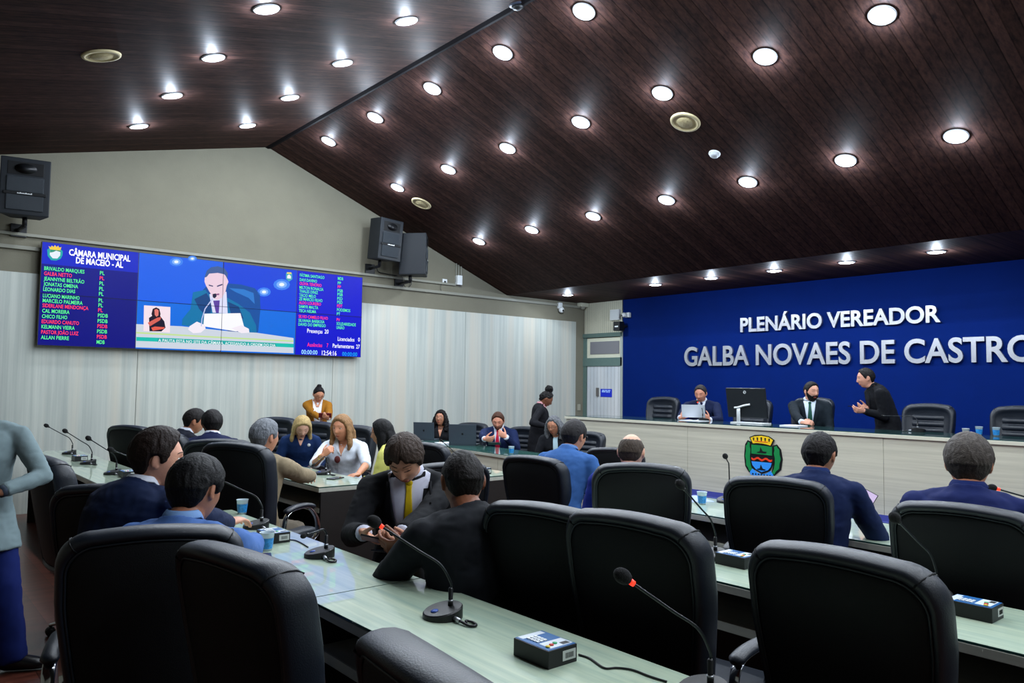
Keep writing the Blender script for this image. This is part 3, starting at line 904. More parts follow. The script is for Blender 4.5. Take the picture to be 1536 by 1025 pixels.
def desk(label, x0, x1, y0, y1, endpanels=(True, True), shelf=True):
    t = thing('plenary_desk', label, 'desk', ((x0 + x1) / 2, (y0 + y1) / 2, 0), 0, 'rows of delegates desks')
    w, l = (x1 - x0) / 2, (y1 - y0) / 2
    g = 0.002
    boxo('desktop', (-w, -l + g, ZT - 0.032), (w, l - g, ZT), [M_edge], t, 0.002)
    boxo('glass_sheet', (-w + 0.004, -l + g + 0.002, ZT + 0.0005), (w - 0.004, l - g - 0.002, ZG), M_gtop, t)
    bm = new()
    for a, b_ in (((-w + 0.002, -l + g), (-w + 0.0045, l - g)), ((w - 0.0045, -l + g), (w - 0.002, l - g)), ((-w + 0.0045, -l + g), (w - 0.0045, -l + g + 0.0025)), ((-w + 0.0045, l - g - 0.0025), (w - 0.0045, l - g))):
        box(bm, (a[0], a[1], ZT + 0.0005), (b_[0], b_[1], ZG - 0.0008))
    obj('glass_rim', bm, M_rim, t)
    for s in (-1, 1):
        boxo('side_panel', (-w + 0.02, s * (l - 0.015) - 0.012, 0), (w - 0.012, s * (l - 0.015) + 0.012, ZT - 0.033), M_deskbody, t)
    boxo('modesty_panel', (w - 0.035, -l + 0.028, 0.12), (w - 0.014, l - 0.028, ZT - 0.033), M_deskbody, t)
    boxo('under_shelf', (-w + 0.025, -l + 0.029, 0.565), (w - 0.036, l - 0.029, 0.592), M_shelf, t, 0.002)
    boxo('shelf_edge', (-w + 0.017, -l + 0.029, 0.562), (-w + 0.0245, l - 0.029, 0.597), M_edge, t)
    return t


desk('pale desk at the bottom centre carrying the nearest microphone and a voting box', 1.27, 1.765, 0.55, 2.65)
desk('pale desk reflecting the green screen text, between the light-blue and yellow-tie men', 1.27, 1.765, 2.65, 4.75)
desk('pale desk with two microphones behind the standing woman, left', 1.38, 1.86, 5.75, 7.75)
desk('pale desk touching the far end by the screen wall, left, with two far microphones', 1.38, 1.86, 7.75, 9.75)
desk('pale desk before the woman in the white blouse, its dark end facing the camera', 2.65, 3.17, 5.38, 7.4)
desk('pale desk before the blonde woman, far part of the white blouse row', 2.65, 3.17, 7.4, 9.4)
desk('pale desk in the right foreground with a black voting box', 2.70, 3.24, -0.75, 1.42)
desk('pale desk behind the two centre chairs, with a round-based microphone and voting box', 2.70, 3.24, 1.42, 3.35)
desk('pale desk at the far right before the man with grey-brown hair', 4.02, 4.66, -0.4, 1.72)
desk('pale desk with a cup and pale papers below the counter emblem', 4.02, 4.66, 1.72, 3.95)
desk('short pale desk behind the dark-haired men, its end showing by a chair', 4.02, 4.5, 5.2, 6.6)

# staff table with the laptops
P0, P1 = V((5.365, 4.7, 0)), V((5.76, 9.0, 0))
dv_ = (P1 - P0).normalized()
st_yaw = -math.atan2(dv_.x, dv_.y)
st = thing('staff_table', 'long table with pale oak front where two laptops stand, before the screen wall', 'table', P0, st_yaw)
ln = (P1 - P0).length
nseg = 2
for i in range(nseg):
    a, b_ = ln * i / nseg, ln * (i + 1) / nseg
    boxo('front_panel', (0.02, a + 0.002, 0.02), (0.04, b_ - 0.002, ZT - 0.03), M_front, st)
boxo('tabletop', (0, 0, ZT - 0.03), (0.52, ln, ZT), M_edge, st, 0.002)
boxo('glass_sheet', (0.004, 0.004, ZT + 0.0005), (0.516, ln - 0.004, ZG), mat('table_glass', (52, 92, 84), rough=0.06, spec=0.7), st)
for y in (0.01, ln - 0.04):
    boxo('side_panel', (0.041, y, 0), (0.5, y + 0.025, ZT - 0.031), M_front, st)

# ---------------------------------------------------------------- executive chair
def outline(s=1.0, n=9):
    """backrest outline, scaled about its middle; list of (x, z)"""
    cz = 0.78
    pts = []
    def hw(z): return 0.205 + 0.062 * min(1, max(0, (z - 0.45) / 0.42)) ** 0.8
    zt, zb = 1.105, 0.44
    rc = 0.105
    left = [(hw(zb + (zt - rc - zb) * i / 10), zb + (zt - rc - zb) * i / 10) for i in range(11)]
    top = []
    cx = hw(zt) - rc
    for i in range(1, n):
        a = PI / 2 * i / n
        top.append((cx + rc * math.cos(a), zt - rc + rc * math.sin(a)))
    arch = [(cx * (1 - i / 5), zt + 0.012 * (1 - (1 - i / 5) ** 2)) for i in range(0, 6)]
    half = left + top + arch
    full = half + [(-x, z) for x, z in reversed(half[:-1])]
    bot = [(-hw(zb) * (1 - 2 * i / 6), zb - 0.012 * math.sin(PI * i / 6)) for i in range(1, 6)]
    full += bot
    return [(x * s, cz + (z - cz) * s) for x, z in full]


def back_y(x, z):
    """where the middle of the backrest lies: leaning back, hugging the sitter"""
    return -0.25 - 0.12 * (z - 0.45) / 0.65 + 0.55 * x * x * 0.9


def back_loft(bm, prof):
    """prof: (scale, y offset); rings of the outline joined; last one closed to a centre point when scale is 0"""
    rings = []
    for s, dy in prof:
        if s == 0:
            rings.append([bm.verts.new((0, back_y(0, 0.78) + dy, 0.78))]); continue
        rings.append([bm.verts.new((x, back_y(x, z) + dy, z)) for x, z in outline(s)])
    for A, B in zip(rings, rings[1:]):
        n = len(A) if len(A) > 1 else len(B)
        for k in range(n):
            k2 = (k + 1) % n
            if len(B) == 1: bm.faces.new((A[k], A[k2], B[0]))
            elif len(A) == 1: bm.faces.new((A[0], B[k2], B[k]))
            else: bm.faces.new((A[k], A[k2], B[k2], B[k]))
    bmesh.ops.recalc_face_normals(bm, faces=list(bm.faces))


def make_chair(label):
    t = thing('executive_chair', label, 'chair', (0, 0, 0), 0, 'black executive chairs')
    bm = new()
    back_loft(bm, [(0.88, -0.03), (0.9, -0.046), (0.93, -0.058), (0.965, -0.06), (1.0, -0.048), (1.022, -0.025), (1.028, 0.0), (1.02, 0.026), (0.99, 0.05), (0.95, 0.062), (0.9, 0.062), (0.84, 0.052), (0.78, 0.036), (0.5, 0.03), (0, 0.03)])
    obj('backrest', bm, M_leather, t, True)
    bm = new()
    back_loft(bm, [(0.905, -0.034), (0.895, -0.048), (0.86, -0.053), (0.6, -0.06), (0.3, -0.062), (0, -0.062)])
    obj('back_panel', bm, M_leather_back, t, True)
    bm = new()
    tube(bm, [(x, back_y(x, z) - 0.0515, z) for x, z in outline(0.9)], 0.0042, 6, closed=True)
    obj('piping', bm, M_thread, t, True)
    for sgn in (1, -1):
        # stitched seam where the top bolster meets the side
        O = [outline(s) for s in (0.9, 0.95, 1.0, 1.03, 1.02, 0.97)]
        offs = [-0.049, -0.0625, -0.05, 0.0, 0.03, 0.06]
        idx = 15
        bm = new()
        tube(bm, [(sgn * O[i][idx][0], back_y(O[i][idx][0], O[i][idx][1]) + offs[i], O[i][idx][1]) for i in range(6)], 0.0028, 5)
        obj('seam', bm, M_leather_back, t, True)
    # ribbed front cushion
    bm = new()
    nx, nz = 9, 66
    vs = []
    for j in range(nz + 1):
        z = 0.5 + 0.5 * j / nz
        rib = abs(math.sin(PI * 7 * j / nz))
        row = []
        for i in range(nx + 1):
            u = -1 + 2 * i / nx
            x = u * 0.17
            edge = min(1, (1 - abs(u)) * 4 + 0.05)
            row.append(bm.verts.new((x, back_y(x, z) + 0.028 + 0.03 * rib ** 0.5 * edge, z)))
        vs.append(row)
    for j in range(nz):
        for i in range(nx): bm.faces.new((vs[j][i], vs[j + 1][i], vs[j + 1][i + 1], vs[j][i + 1]))
    obj('ribbed_cushion', bm, M_leather, t, True)
    bm = new(); box(bm, (-0.25, -0.24, 0.405), (0.25, 0.26, 0.52)); bevel(bm, 0.045, 4)
    for v in bm.verts:
        if v.co.z > 0.5: v.co.z -= 0.018 * (v.co.y / 0.26) ** 2 if v.co.y > 0 else 0
    obj('seat', bm, M_leather, t, True)
    boxo('seat_plate', (-0.12, -0.14, 0.38), (0.12, 0.12, 0.405), M_dark, t, 0.006)
    for sgn in (-1, 1):
        bm = new()
        pth = smooth_path([(sgn * 0.2, -0.2, 0.42), (sgn * 0.285, -0.215, 0.44), (sgn * 0.295, -0.21, 0.56), (sgn * 0.295, -0.17, 0.655), (sgn * 0.295, -0.02, 0.672), (sgn * 0.295, 0.08, 0.655), (sgn * 0.295, 0.165, 0.575), (sgn * 0.292, 0.18, 0.48), (sgn * 0.27, 0.12, 0.42), (sgn * 0.2, 0.1, 0.415)], 5)
        tube(bm, pth, [(0.02, 0.005)] * len(pth), 10, up=V((sgn, 0, 0.01)))
        a = obj('armrest', bm, M_chrome, t, True)
        bm = new()
        pth = smooth_path([(sgn * 0.295, -0.2, 0.668), (sgn * 0.295, -0.12, 0.685), (sgn * 0.295, 0.0, 0.688), (sgn * 0.295, 0.09, 0.674), (sgn * 0.295, 0.12, 0.66)], 4)
        tube(bm, pth, [(0.014, 0.01)] + [(0.028, 0.017)] * (len(pth) - 2) + [(0.016, 0.01)], 12, up=V((0, 0, 1)))
        obj('arm_pad', bm, M_leather, a, True)
    bm = new(); lathe(bm, [(0.045, 0.1), (0.045, 0.19), (0.03, 0.2), (0.028, 0.38), (0.05, 0.382)], 16)
    obj('gas_column', bm, M_dark, t, True)
    bm = new()
    lathe(bm, [(0.0, 0.075), (0.055, 0.08), (0.06, 0.11), (0.04, 0.125), (0, 0.125)], 18)
    for k in range(5):
        a = 2 * PI * k / 5 + 0.3
        c, s = math.cos(a), math.sin(a)
        tube(bm, [(0.03 * c, 0.03 * s, 0.105), (0.16 * c, 0.16 * s, 0.098), (0.3 * c, 0.3 * s, 0.066)], [(0.03, 0.015), (0.024, 0.013), (0.016, 0.01)], 10)
    obj('star_base', bm, M_chrome, t, True)
    for k in range(5):
        a = 2 * PI * k / 5 + 0.3
        bm = new()
        M_ = Matrix.Translation((0.295 * math.cos(a), 0.295 * math.sin(a), 0.028)) @ Matrix.Rotation(a + 0.5, 4, 'Z') @ Matrix.Rotation(PI / 2, 4, 'X')
        lathe(bm, [(0, -0.022), (0.02, -0.022), (0.028, -0.014), (0.026, -0.004), (0.015, 0), (0.026, 0.004), (0.028, 0.014), (0.02, 0.022), (0, 0.022)], 14, M_)
        tube(bm, [(0.295 * math.cos(a), 0.295 * math.sin(a), 0.04), (0.292 * math.cos(a), 0.292 * math.sin(a), 0.066)], [0.008, 0.008], 8)
        obj('caster', bm, M_dark, t, True)
    return t


chair0 = None
def chair(label, x, y, yaw, z=0.0, ztop=None):
    """x, y: floor point under the middle of the backrest top; yaw: compass direction the sitter faces (deg, from +Y to +X)"""
    global chair0
    a = R(yaw)
    fx, fy = math.sin(a), math.cos(a)
    loc = (x + fx * 0.36, y + fy * 0.36, z)
    if chair0 is None:
        chair0 = make_chair(label); o = chair0
    else: o = dup(chair0, label)
    o.location = loc; o.rotation_euler = (0, 0, -a)
    if ztop: o.scale = (1, 1, ztop / 1.12)
    return o
def chair_px(label, px, py, D, yaw, z=0.0):
    """backrest top centre seen at px, py at depth D"""
    p = at_d(px, py, D)
    return chair(label, p.x, p.y, yaw, z, max(0.96, min(1.2, p.z - z)))


chair_px('big black chair in the left foreground, back to camera, behind the light-blue suited man', 232, 789, 2.42, 17)
chair('black chair cut by the seam beside the big left foreground chair, seen obliquely', 0.78, 2.1, 80, 0, 1.1)
chair('nearest black chair, only its rounded top rising at the bottom edge', 0.78, 1.15, 96, 0, 1.075)
chair('black chair behind the dark-suited man, centre', 1.95, 2.14, 76, 0, 1.11)
chair('black chair with its full back to us, centre right, red-lit microphone before it', 1.97, 1.72, 84, 0, 1.13)
chair('large black chair in the right foreground, chrome arm on its left', 2.06, 1.05, 88, 0, 1.115)
chair('black chair at the right edge, behind the man with grey-brown hair', 3.36, 1.2, 84, 0, 1.1)
chair_px('black chair behind the navy-suited man with the lit phone', 1163, 716, 3.95, 70)
chair('black chair hiding the bald man up to his head', 3.28, 2.78, 54, 0, 1.13)
chair_px('black chair left of the blue-suited man with glasses', 798, 684, 5.4, 80)
chair_px('black chair behind the tan-suited man', 352, 664, 5.05, 60)
chair('black chair beyond the navy-suited profile man, half hidden by his head', 2.12, 6.05, 30, 0, 1.1)
chair('black chair right behind the standing grey-jacket woman', 0.82, 5.2, 84, 0, 1.1)
chair_px('black chair of the navy-suited profile man, left', 165, 727, 3.4, 42)
chair('black chair peeking above the dark-suited man\'s shaved head', 2.95, 4.1, 20, 0, 1.04)
chair('black chair behind the yellow-tie man\'s hair', 3.44, 5.25, 62, 0, 1.08)
chair('black chair behind the woman in the white blouse', 4.0, 7.28, 245, 0, 1.1)
chair('black chair behind the blonde woman', 3.98, 8.15, 240, 0, 1.1)
chair('black chair between the tan-suited man and the blonde woman', 3.86, 9.0, 230, 0, 1.12)
chair('far black chair partly behind the navy-suited profile man\'s hair', 2.0, 7.15, 60, 0, 1.1)
chair('farthest black chair at the left, near the screen wall', 2.02, 8.3, 60, 0, 1.1)
chair_px('dark blue topped chair just left of the bald crown, beyond the desks', 921, 672, 6.9, 60)
# platform chairs face the hall
chair('empty black ribbed chair at the left end of the platform', 9.35, 7.45, 262, 0.3, 1.1)
chair('black ribbed chair behind the man reading a paper at the counter', 9.42, 5.95, 262, 0.3, 1.1)
chair('black ribbed chair behind the bearded man', 9.38, 5.05, 268, 0.3, 1.14)
chair('empty black ribbed chair right of the standing man on the platform', 9.2, 3.58, 265, 0.3, 1.1)
chair('black ribbed chair at the right edge of the platform', 9.2, 2.68, 265, 0.3, 1.1)
# staff table chairs
def seat_for(x, y, yaw): return x - math.sin(R(yaw)) * 0.3, y - math.cos(R(yaw)) * 0.3
for lab, x, y, yaw in (('black chair of the woman with long dark curls at the staff table', 6.98, 9.15, 250), ('black chair of the man in the red tie at the staff table', 6.98, 7.95, 256), ('black chair of the grey-haired woman with glasses at the staff table', 6.95, 6.75, 258)):
    chair(lab, x, y, yaw, 0, 0.98)

# ---------------------------------------------------------------- microphones
M_red = mat('red_light_ring', (255, 60, 40), emit=1.6, emit_rgb=(255, 50, 30), rough=0.4)
M_foam = mat('black_foam', (10, 11, 13), rough=0.95, bump=0.6, bump_scale=400)
def mic(label, base, ball_p, yaw, lit=False, ball_r=0.02, h=0.0, br=0.068, rise=0.035):
    base = V(base); ball_p = V(ball_p)
    t = thing('gooseneck_microphone', label, 'microphone', base, -R(yaw), 'gooseneck microphones')
    Mi = Matrix.Rotation(R(yaw), 4, 'Z')
    bm = new()
    n = 28
    lo = [bm.verts.new((br * math.cos(2 * PI * k / n), br * math.sin(2 * PI * k / n), 0)) for k in range(n)]
    def zt(y): return 0.03 + 0.014 * (y / br)
    hi = [bm.verts.new((br * math.cos(2 * PI * k / n), br * math.sin(2 * PI * k / n), zt(br * math.sin(2 * PI * k / n)) - 0.004)) for k in range(n)]
    hi2 = [bm.verts.new((br * 0.94 * math.cos(2 * PI * k / n), br * 0.94 * math.sin(2 * PI * k / n), zt(br * 0.94 * math.sin(2 * PI * k / n)))) for k in range(n)]
    bm.faces.new(list(reversed(lo))); bm.faces.new(hi2)
    for k in range(n):
        k2 = (k + 1) % n
        bm.faces.new((lo[k], lo[k2], hi[k2], hi[k])); bm.faces.new((hi[k], hi[k2], hi2[k2], hi2[k]))
    bo = obj('microphone_base', bm, M_dark, t)
    bm = new(); lathe(bm, [(0.013, 0), (0.013, 0.003), (0.0, 0.004)], 16, Matrix.Translation((0, -br * 0.45, zt(-br * 0.45) - 0.0005)) @ Matrix.Rotation(math.atan(0.014 / br), 4, 'X'))
    obj('talk_button', bm, mat('blue_button', (60, 90, 170), rough=0.3), bo, True)
    nb = V((0, br * 0.42, zt(br * 0.42)))
    bm = new(); tube(bm, [nb - V((0, 0, 0.004)), nb + V((0, 0, 0.012)), nb + V((0, 0, 0.014)), nb + V((0, 0, 0.055)), nb + V((0, 0, 0.06))], [0.009, 0.009, 0.0075, 0.0085, 0.005], 12)
    obj('neck_socket', bm, M_dark, t, True)
    bm = new(); tube(bm, [nb + V((0, 0, 0.013)), nb + V((0, 0, 0.019))], [0.0094, 0.0094], 12)
    obj('socket_ring', bm, M_steel, t, True)
    tip = Mi @ (ball_p - base)
    p0 = nb + V((0, 0, 0.055))
    mid = p0 + V((0, 0, rise))
    m2 = mid + (tip - mid) * 0.14 + V((0, 0, 0.02 if rise > 0.03 else 0.012))
    dirn = (tip - m2).normalized()
    end = tip - dirn * (ball_r * 0.9)
    pth = smooth_path([p0, p0 + V((0, 0, rise * 0.6)), m2, m2 + (end - m2) * 0.35, m2 + (end - m2) * 0.7, end], 6)
    bm = new(); tube(bm, pth, [0.0042] * len(pth), 8)
    obj('gooseneck', bm, mat('black_gooseneck', (26, 30, 34), rough=0.3, metal=0.4), t, True)
    bm = new(); tube(bm, [end - dirn * 0.014, end], [0.0075, 0.0085], 12)
    obj('light_ring', bm, M_red if lit else M_dark, t, True)
    bm = new()
    q = dirn.to_track_quat('Z', 'Y').to_matrix()
    ball(bm, tip + dirn * ball_r * 0.2, (ball_r, ball_r, ball_r * 1.3), 18, 12, q)
    obj('windscreen', bm, M_foam, t, True)
    # plug and loop of lead beside the base
    bm = new(); tube(bm, [(br * 0.98, br * 0.2, 0.012), (br * 0.98 + 0.028, br * 0.25, 0.01)], [0.0075, 0.0075], 10)
    obj('plug', bm, M_steel, t, True)
    bm = new()
    pth = smooth_path([(br + 0.025, br * 0.25, 0.01), (br + 0.045, br * 0.3, 0.009), (br + 0.075, br * 0.45, 0.005), (br + 0.08, br * 0.75, 0.005), (br + 0.05, br * 0.85, 0.005), (br + 0.03, br * 0.6, 0.008), (br + 0.055, br * 0.4, 0.012)], 5)
    tube(bm, pth, [0.0045] * len(pth), 8)
    obj('lead', bm, M_dark, t, True)
    return t


def B(px, py, z=ZG): return on_z(px, py, z)
mic('gooseneck microphone with red ring on the nearest desk, bent toward the yellow tie', B(664, 926), on_x(563, 784, 1.36), 100, True, 0.021)
mic('large dark gooseneck microphone at the bottom edge, red ring, before a chair', (1.66, 1.2, ZG), on_x(936, 866, 1.5), 95, True, 0.02)
mic('low arched microphone in the middle of the screen-reflecting desk', B(479, 835), on_x(456, 804, 1.52), 110, False, 0.012, rise=0.02)
mic('microphone whose neck rises behind the light-blue suited man\'s head', B(384, 792), on_x(326, 718, 1.5), 95, False, 0.015)
for i, (bp, bl) in enumerate([((103.5, 681.5), (70, 639)), ((132, 696.5), (98, 647)), ((168.6, 712), (133, 658)), ((211, 724), (167, 675))]):
    mic('gooseneck microphone on the left desk row, %s' % ['first, farthest from the camera', 'second from the screen wall', 'third, left of the navy-suited man', 'fourth, half hidden by the navy-suited man'][i], B(*bp), on_x(*bl, B(*bp).x - 0.22), 95, False, 0.02)
mic('short microphone between the tan-suited man and the white blouse', B(484, 712), on_x(470, 698, 2.95), 95, False, 0.012, rise=0.05)
mic('microphone with round base by the voting box, before the emblem chair', B(1067, 838), on_x(1021, 728, 2.9), 95, False, 0.021)
mic('microphone in front of the right edge chair, thin pale neck', B(1399, 902), on_x(1343, 778, 2.9), 95, False, 0.02)
mic('upright microphone before the pale counter, left of the emblem', B(1090, 754), on_x(1088, 685, 4.5), 95, False, 0.019, rise=0.14)
mic('microphone right of the grey-brown haired man, red collar', (4.45, 0.98, ZG), on_x(1490, 732, 4.3), 95, True, 0.017, rise=0.08)
mic('thin microphone reaching left in front of the staff table', (4.25, 5.9, ZG), on_x(662, 661, 4.15), 95, False, 0.011)
mic('microphone with a red light at the mouth of the man reading on the platform', (8.4, 6.05, ZCT), on_x(1046, 603, 8.55), 270, True, 0.02)
mic('microphone lying low to the left on the counter by the empty ribbed chair', (8.5, 3.42, ZCT), on_x(1324, 624, 8.55), 270, False, 0.011, rise=0.05)

# ---------------------------------------------------------------- voting boxes
M_vtop = mat('box_white_label', (206, 214, 222), rough=0.35)
M_vblue = mat('box_blue_panel', (30, 92, 150), rough=0.35)
vb0 = None
def voting_box(label, x, y, rz=0.0):
    """near-left-bottom corner (x low, y low) at x, y"""
    global vb0
    if vb0 is not None:
        return dup(vb0, label, (x, y, ZG), rz)
    t = thing('voting_box', label, 'voting terminal', (x, y, ZG), rz, 'black voting terminals on the desks')
    W_, L_, H_ = 0.112, 0.15, 0.05
    boxo('box_body', (0, 0, 0), (W_, L_, H_), M_dark, t, 0.002)
    boxo('label_panel', (0.003, 0.003, H_), (W_ - 0.003, L_ - 0.003, H_ + 0.0012), M_vblue, t)
    def dec(nm, a, b_, m, hgt=0.002): return boxo(nm, (a[0], a[1], H_ + 0.0012), (b_[0], b_[1], H_ + 0.0012 + hgt), m, t, 0)
    dec('white_label', (0.012, 0.122), (0.1, 0.145), M_vtop, 0.0006)
    dec('white_label', (0.02, 0.012), (0.106, 0.062), M_vtop, 0.0006)
    for i in range(3):
        for j in range(4):
            dec('key', (0.022 + 0.014 * i, 0.07 + 0.013 * j), (0.032 + 0.014 * i, 0.079 + 0.013 * j), M_white, 0.003)
    dec('display_window', (0.072, 0.016), (0.1, 0.034), M_dark, 0.001)
    for i, c in enumerate([(220, 190, 60), (200, 50, 50), (50, 170, 110)]):
        bm = new(); lathe(bm, [(0.007, 0), (0.007, 0.003), (0, 0.0035)], 14, Matrix.Translation((0.022 + 0.018 * i, 0.026 + 0.005 * i, H_ + 0.0018)))
        obj('vote_button', bm, mat('button_%d' % i, c, rough=0.4), t, True)
    st_ = boxo('barcode_sticker', (0.055, -0.0008, 0.012), (0.106, 0.0, 0.04), mat('sticker', (186, 190, 186), rough=0.6), t)
    for k in range(14):
        xx = 0.066 + 0.0023 * k
        boxo('barcode_line', (xx, -0.0013, 0.018), (xx + (0.0006 if k % 3 else 0.0012), -0.0008, 0.033), M_dark, st_)
    vb0 = t
    return t
voting_box('black voting box with coloured buttons on the nearest desk', 1.486, 1.588)
voting_box('black voting box on the right foreground desk, far right', 2.965, 0.965)
voting_box('black voting box beside the round-based microphone, between two big chairs', 2.955, 1.92)
voting_box('black voting box by the cup before the light-blue suited man', 1.53, 3.63)
voting_box('black voting box between the two farthest left microphones', 1.57, 8.35)
voting_box('black voting box touching the navy-suited man\'s back on the left desk', 1.62, 6.75)
voting_box('black voting box beside the shaved head of the dark-suited man', 4.17, 5.34)
# leads of the boxes
def desk_cable(label, pts):
    bm = new(); P = smooth_path([(x, y, ZG + 0.0035) for x, y in pts], 8); tube(bm, P, [0.003] * len(P), 8)
    return tag(obj('cable', bm, M_dark, None, True), label, 'cable')
c_ = [on_z(*q, ZG) for q in ((868, 984), (885, 990), (906, 1004), (925, 1004), (948, 1007), (975, 1017), (1000, 1025))]
desk_cable('black lead curling from the nearest voting box to the bottom edge', [(p.x, p.y) for p in c_])
c_ = [on_z(*q, ZG) for q in ((433, 811), (443, 812), (452, 816), (462, 822))]
desk_cable('short black lead from the box to the low arched microphone', [(p.x, p.y) for p in c_])

# ---------------------------------------------------------------- cups, papers, phones, laptops
M_cup = mat('cup_plastic', (208, 224, 232), rough=0.25, trans=0.35)
M_cupblue = mat('cup_blue_print', (44, 130, 196), rough=0.3, noise_amt=0.35, noise_scale=(90, 90, 90))
cup0 = None
def cup(label, p, h=0.085, plain=False):
    global cup0
    if cup0 is None or plain:
        t = thing('plastic_cup', label, 'cup', p, 0, None if plain else 'blue printed plastic cups')
        rb, rt = 0.024, 0.034
        bm = new()
        lathe(bm, [(0, 0), (rb, 0), (rb + (rt - rb) * 0.98, h * 0.98), (rt + 0.002, h), (rt, h), (rb + (rt - rb) * 0.95 - 0.0012, h * 0.96), (rb - 0.001, 0.003), (0, 0.003)], 24)
        obj('cup_wall', bm, M_white if plain else M_cup, t, True)
        if not plain:
            bm = new()
            n = 24
            for z0_, z1_, m_ in ((0.12, 0.7, 0),):
                A = [bm.verts.new(((rb + (rt - rb) * z0_ + 0.0006) * math.cos(2 * PI * k / n), (rb + (rt - rb) * z0_ + 0.0006) * math.sin(2 * PI * k / n), h * z0_)) for k in range(n)]
                Bv = [bm.verts.new(((rb + (rt - rb) * z1_ + 0.0006) * math.cos(2 * PI * k / n), (rb + (rt - rb) * z1_ + 0.0006) * math.sin(2 * PI * k / n), h * z1_)) for k in range(n)]
                for k in range(n): bm.faces.new((A[k], A[(k + 1) % n], Bv[(k + 1) % n], Bv[k]))
            obj('printed_band', bm, M_cupblue, t, True)
            cup0 = t
        return t
    return dup(cup0, label, p)
cup('blue plastic cup in front of the light-blue suited man\'s box', B(400, 826))
cup('blue plastic cup behind the resting hand, left of the arched microphone', B(363, 771))
cup('blue plastic cup on the desk before the pale counter', B(1053, 757))
cup('blue plastic cup at the right of the staff table laptops', B(767, 681))
cup('left one of two blue cups on the platform counter', (8.45, 2.83, ZCT))
cup('right one of two blue cups on the platform counter, nearest the right edge', (8.45, 2.68, ZCT))
cup('small plain white cup left of the blue cups on the counter', (8.45, 2.95, ZCT), 0.06, True)

def slab_at(name, label, cat, p, w_, l_, t_, m, yaw, bev=0.0):
    o = boxo(name, (-w_ / 2, -l_ / 2, 0), (w_ / 2, l_ / 2, t_), m, None, bev)
    o.location = p; o.rotation_euler = (0, 0, -R(yaw))
    return tag(o, label, cat)
slab_at('paper_sheet', 'pale blue paper on the desk left of the cup before the counter', 'paper', B(1034, 749) + V((0.02, 0, 0.0005)), 0.21, 0.3, 0.0015, M_paperblue, 30)
slab_at('paper_sheet', 'white papers at the left of the closed laptop on the staff table', 'paper', V((5.92, 8.3, ZG + 0.0005)), 0.22, 0.3, 0.02, M_paper, 100)
slab_at('paper_sheet', 'white sheet at the right end of the staff table, left one', 'paper', V((5.65, 6.25, ZG + 0.0005)), 0.22, 0.3, 0.002, M_paper, 20)
slab_at('paper_sheet', 'white sheet at the right end of the staff table, beside the blue suit', 'paper', V((5.62, 5.85, ZG + 0.0005)), 0.22, 0.3, 0.002, M_paper, -10)
slab_at('paper_sheet', 'pale sheets under the elbow of the blue-suited man with glasses', 'paper', V((4.3, 3.62, ZG + 0.0005)), 0.22, 0.3, 0.006, M_paper, 50)

def phone(label, p, rot=None, yaw=0.0, lit=None, size=1.0):
    t = thing('smartphone', label, 'phone', p)
    if rot is not None:
        t.rotation_mode = 'QUATERNION'; t.rotation_quaternion = rot
    else: t.rotation_euler = (0, 0, -R(yaw))
    boxo('phone_body', (-0.037 * size, -0.076 * size, 0), (0.037 * size, 0.076 * size, 0.008), mat('phone_black', (14, 15, 22), rough=0.3), t, 0.0025)
    boxo('phone_screen', (-0.034 * size, -0.072 * size, 0.0078), (0.034 * size, 0.072 * size, 0.0084), lit or mat('phone_glass', (16, 18, 24), rough=0.05), t)
    return t
phone('dark phone lying at the light-blue suited man\'s elbow', B(395, 838) + V((0, 0, 0.0005)), yaw=20, lit=mat('phone_dim', (70, 50, 70), rough=0.05))
phone('dark phone lying flat beside the short microphone, before the white blouse', B(503, 718.5) + V((0, 0, 0.0005)), yaw=60)

M_lap = mat('laptop_grey', (66, 76, 86), rough=0.45, metal=0.3)
def laptop(label, base, yaw, w_=0.34, d_=0.24, tilt=12, mark=True):
    """yaw: compass direction that the lid's back faces"""
    t = thing('laptop', label, 'laptop', base, -R(yaw))
    # local +Y = direction the lid back faces
    boxo('keyboard_base', (-w_ / 2, -d_, 0), (w_ / 2, 0, 0.016), M_lap, t, 0.003)
    Ml = Matrix.Translation((0, 0, 0.014)) @ Matrix.Rotation(R(tilt - 8), 4, 'X')
    bm = new(); box(bm, (-w_ / 2, -0.006, 0), (w_ / 2, 0.003, d_)); bevel(bm, 0.003)
    for v in bm.verts: v.co = Ml @ v.co
    lid = obj('lid', bm, M_lap, t)
    if mark:
        bm = new()
        prism(bm, [(0.012 * math.cos(a * PI / 8), 0.014 * math.sin(a * PI / 8)) for a in range(16)], 0, 0.001, Ml @ Matrix.Translation((0, 0.003, d_ * 0.52)) @ Matrix.Rotation(-PI / 2, 4, 'X'))
        obj('lid_mark', bm, M_dark, lid)
    bm = new(); box(bm, (-w_ / 2 + 0.01, -0.008, 0.012), (w_ / 2 - 0.01, -0.0062, d_ - 0.01))
    for v in bm.verts: v.co = Ml @ v.co
    obj('laptop_screen', bm, glow('laptop_glow', (150, 170, 190), 0.6), lid)
    return t
laptop('open grey laptop in front of the woman with long dark curls', V((6.0, 9.0, ZG + 0.0005)), 232, 0.3, 0.24, 2)
laptop('open grey laptop between the curly haired woman and the red tie man', V((5.93, 8.0, ZG + 0.0005)), 228, 0.36, 0.26, 2)

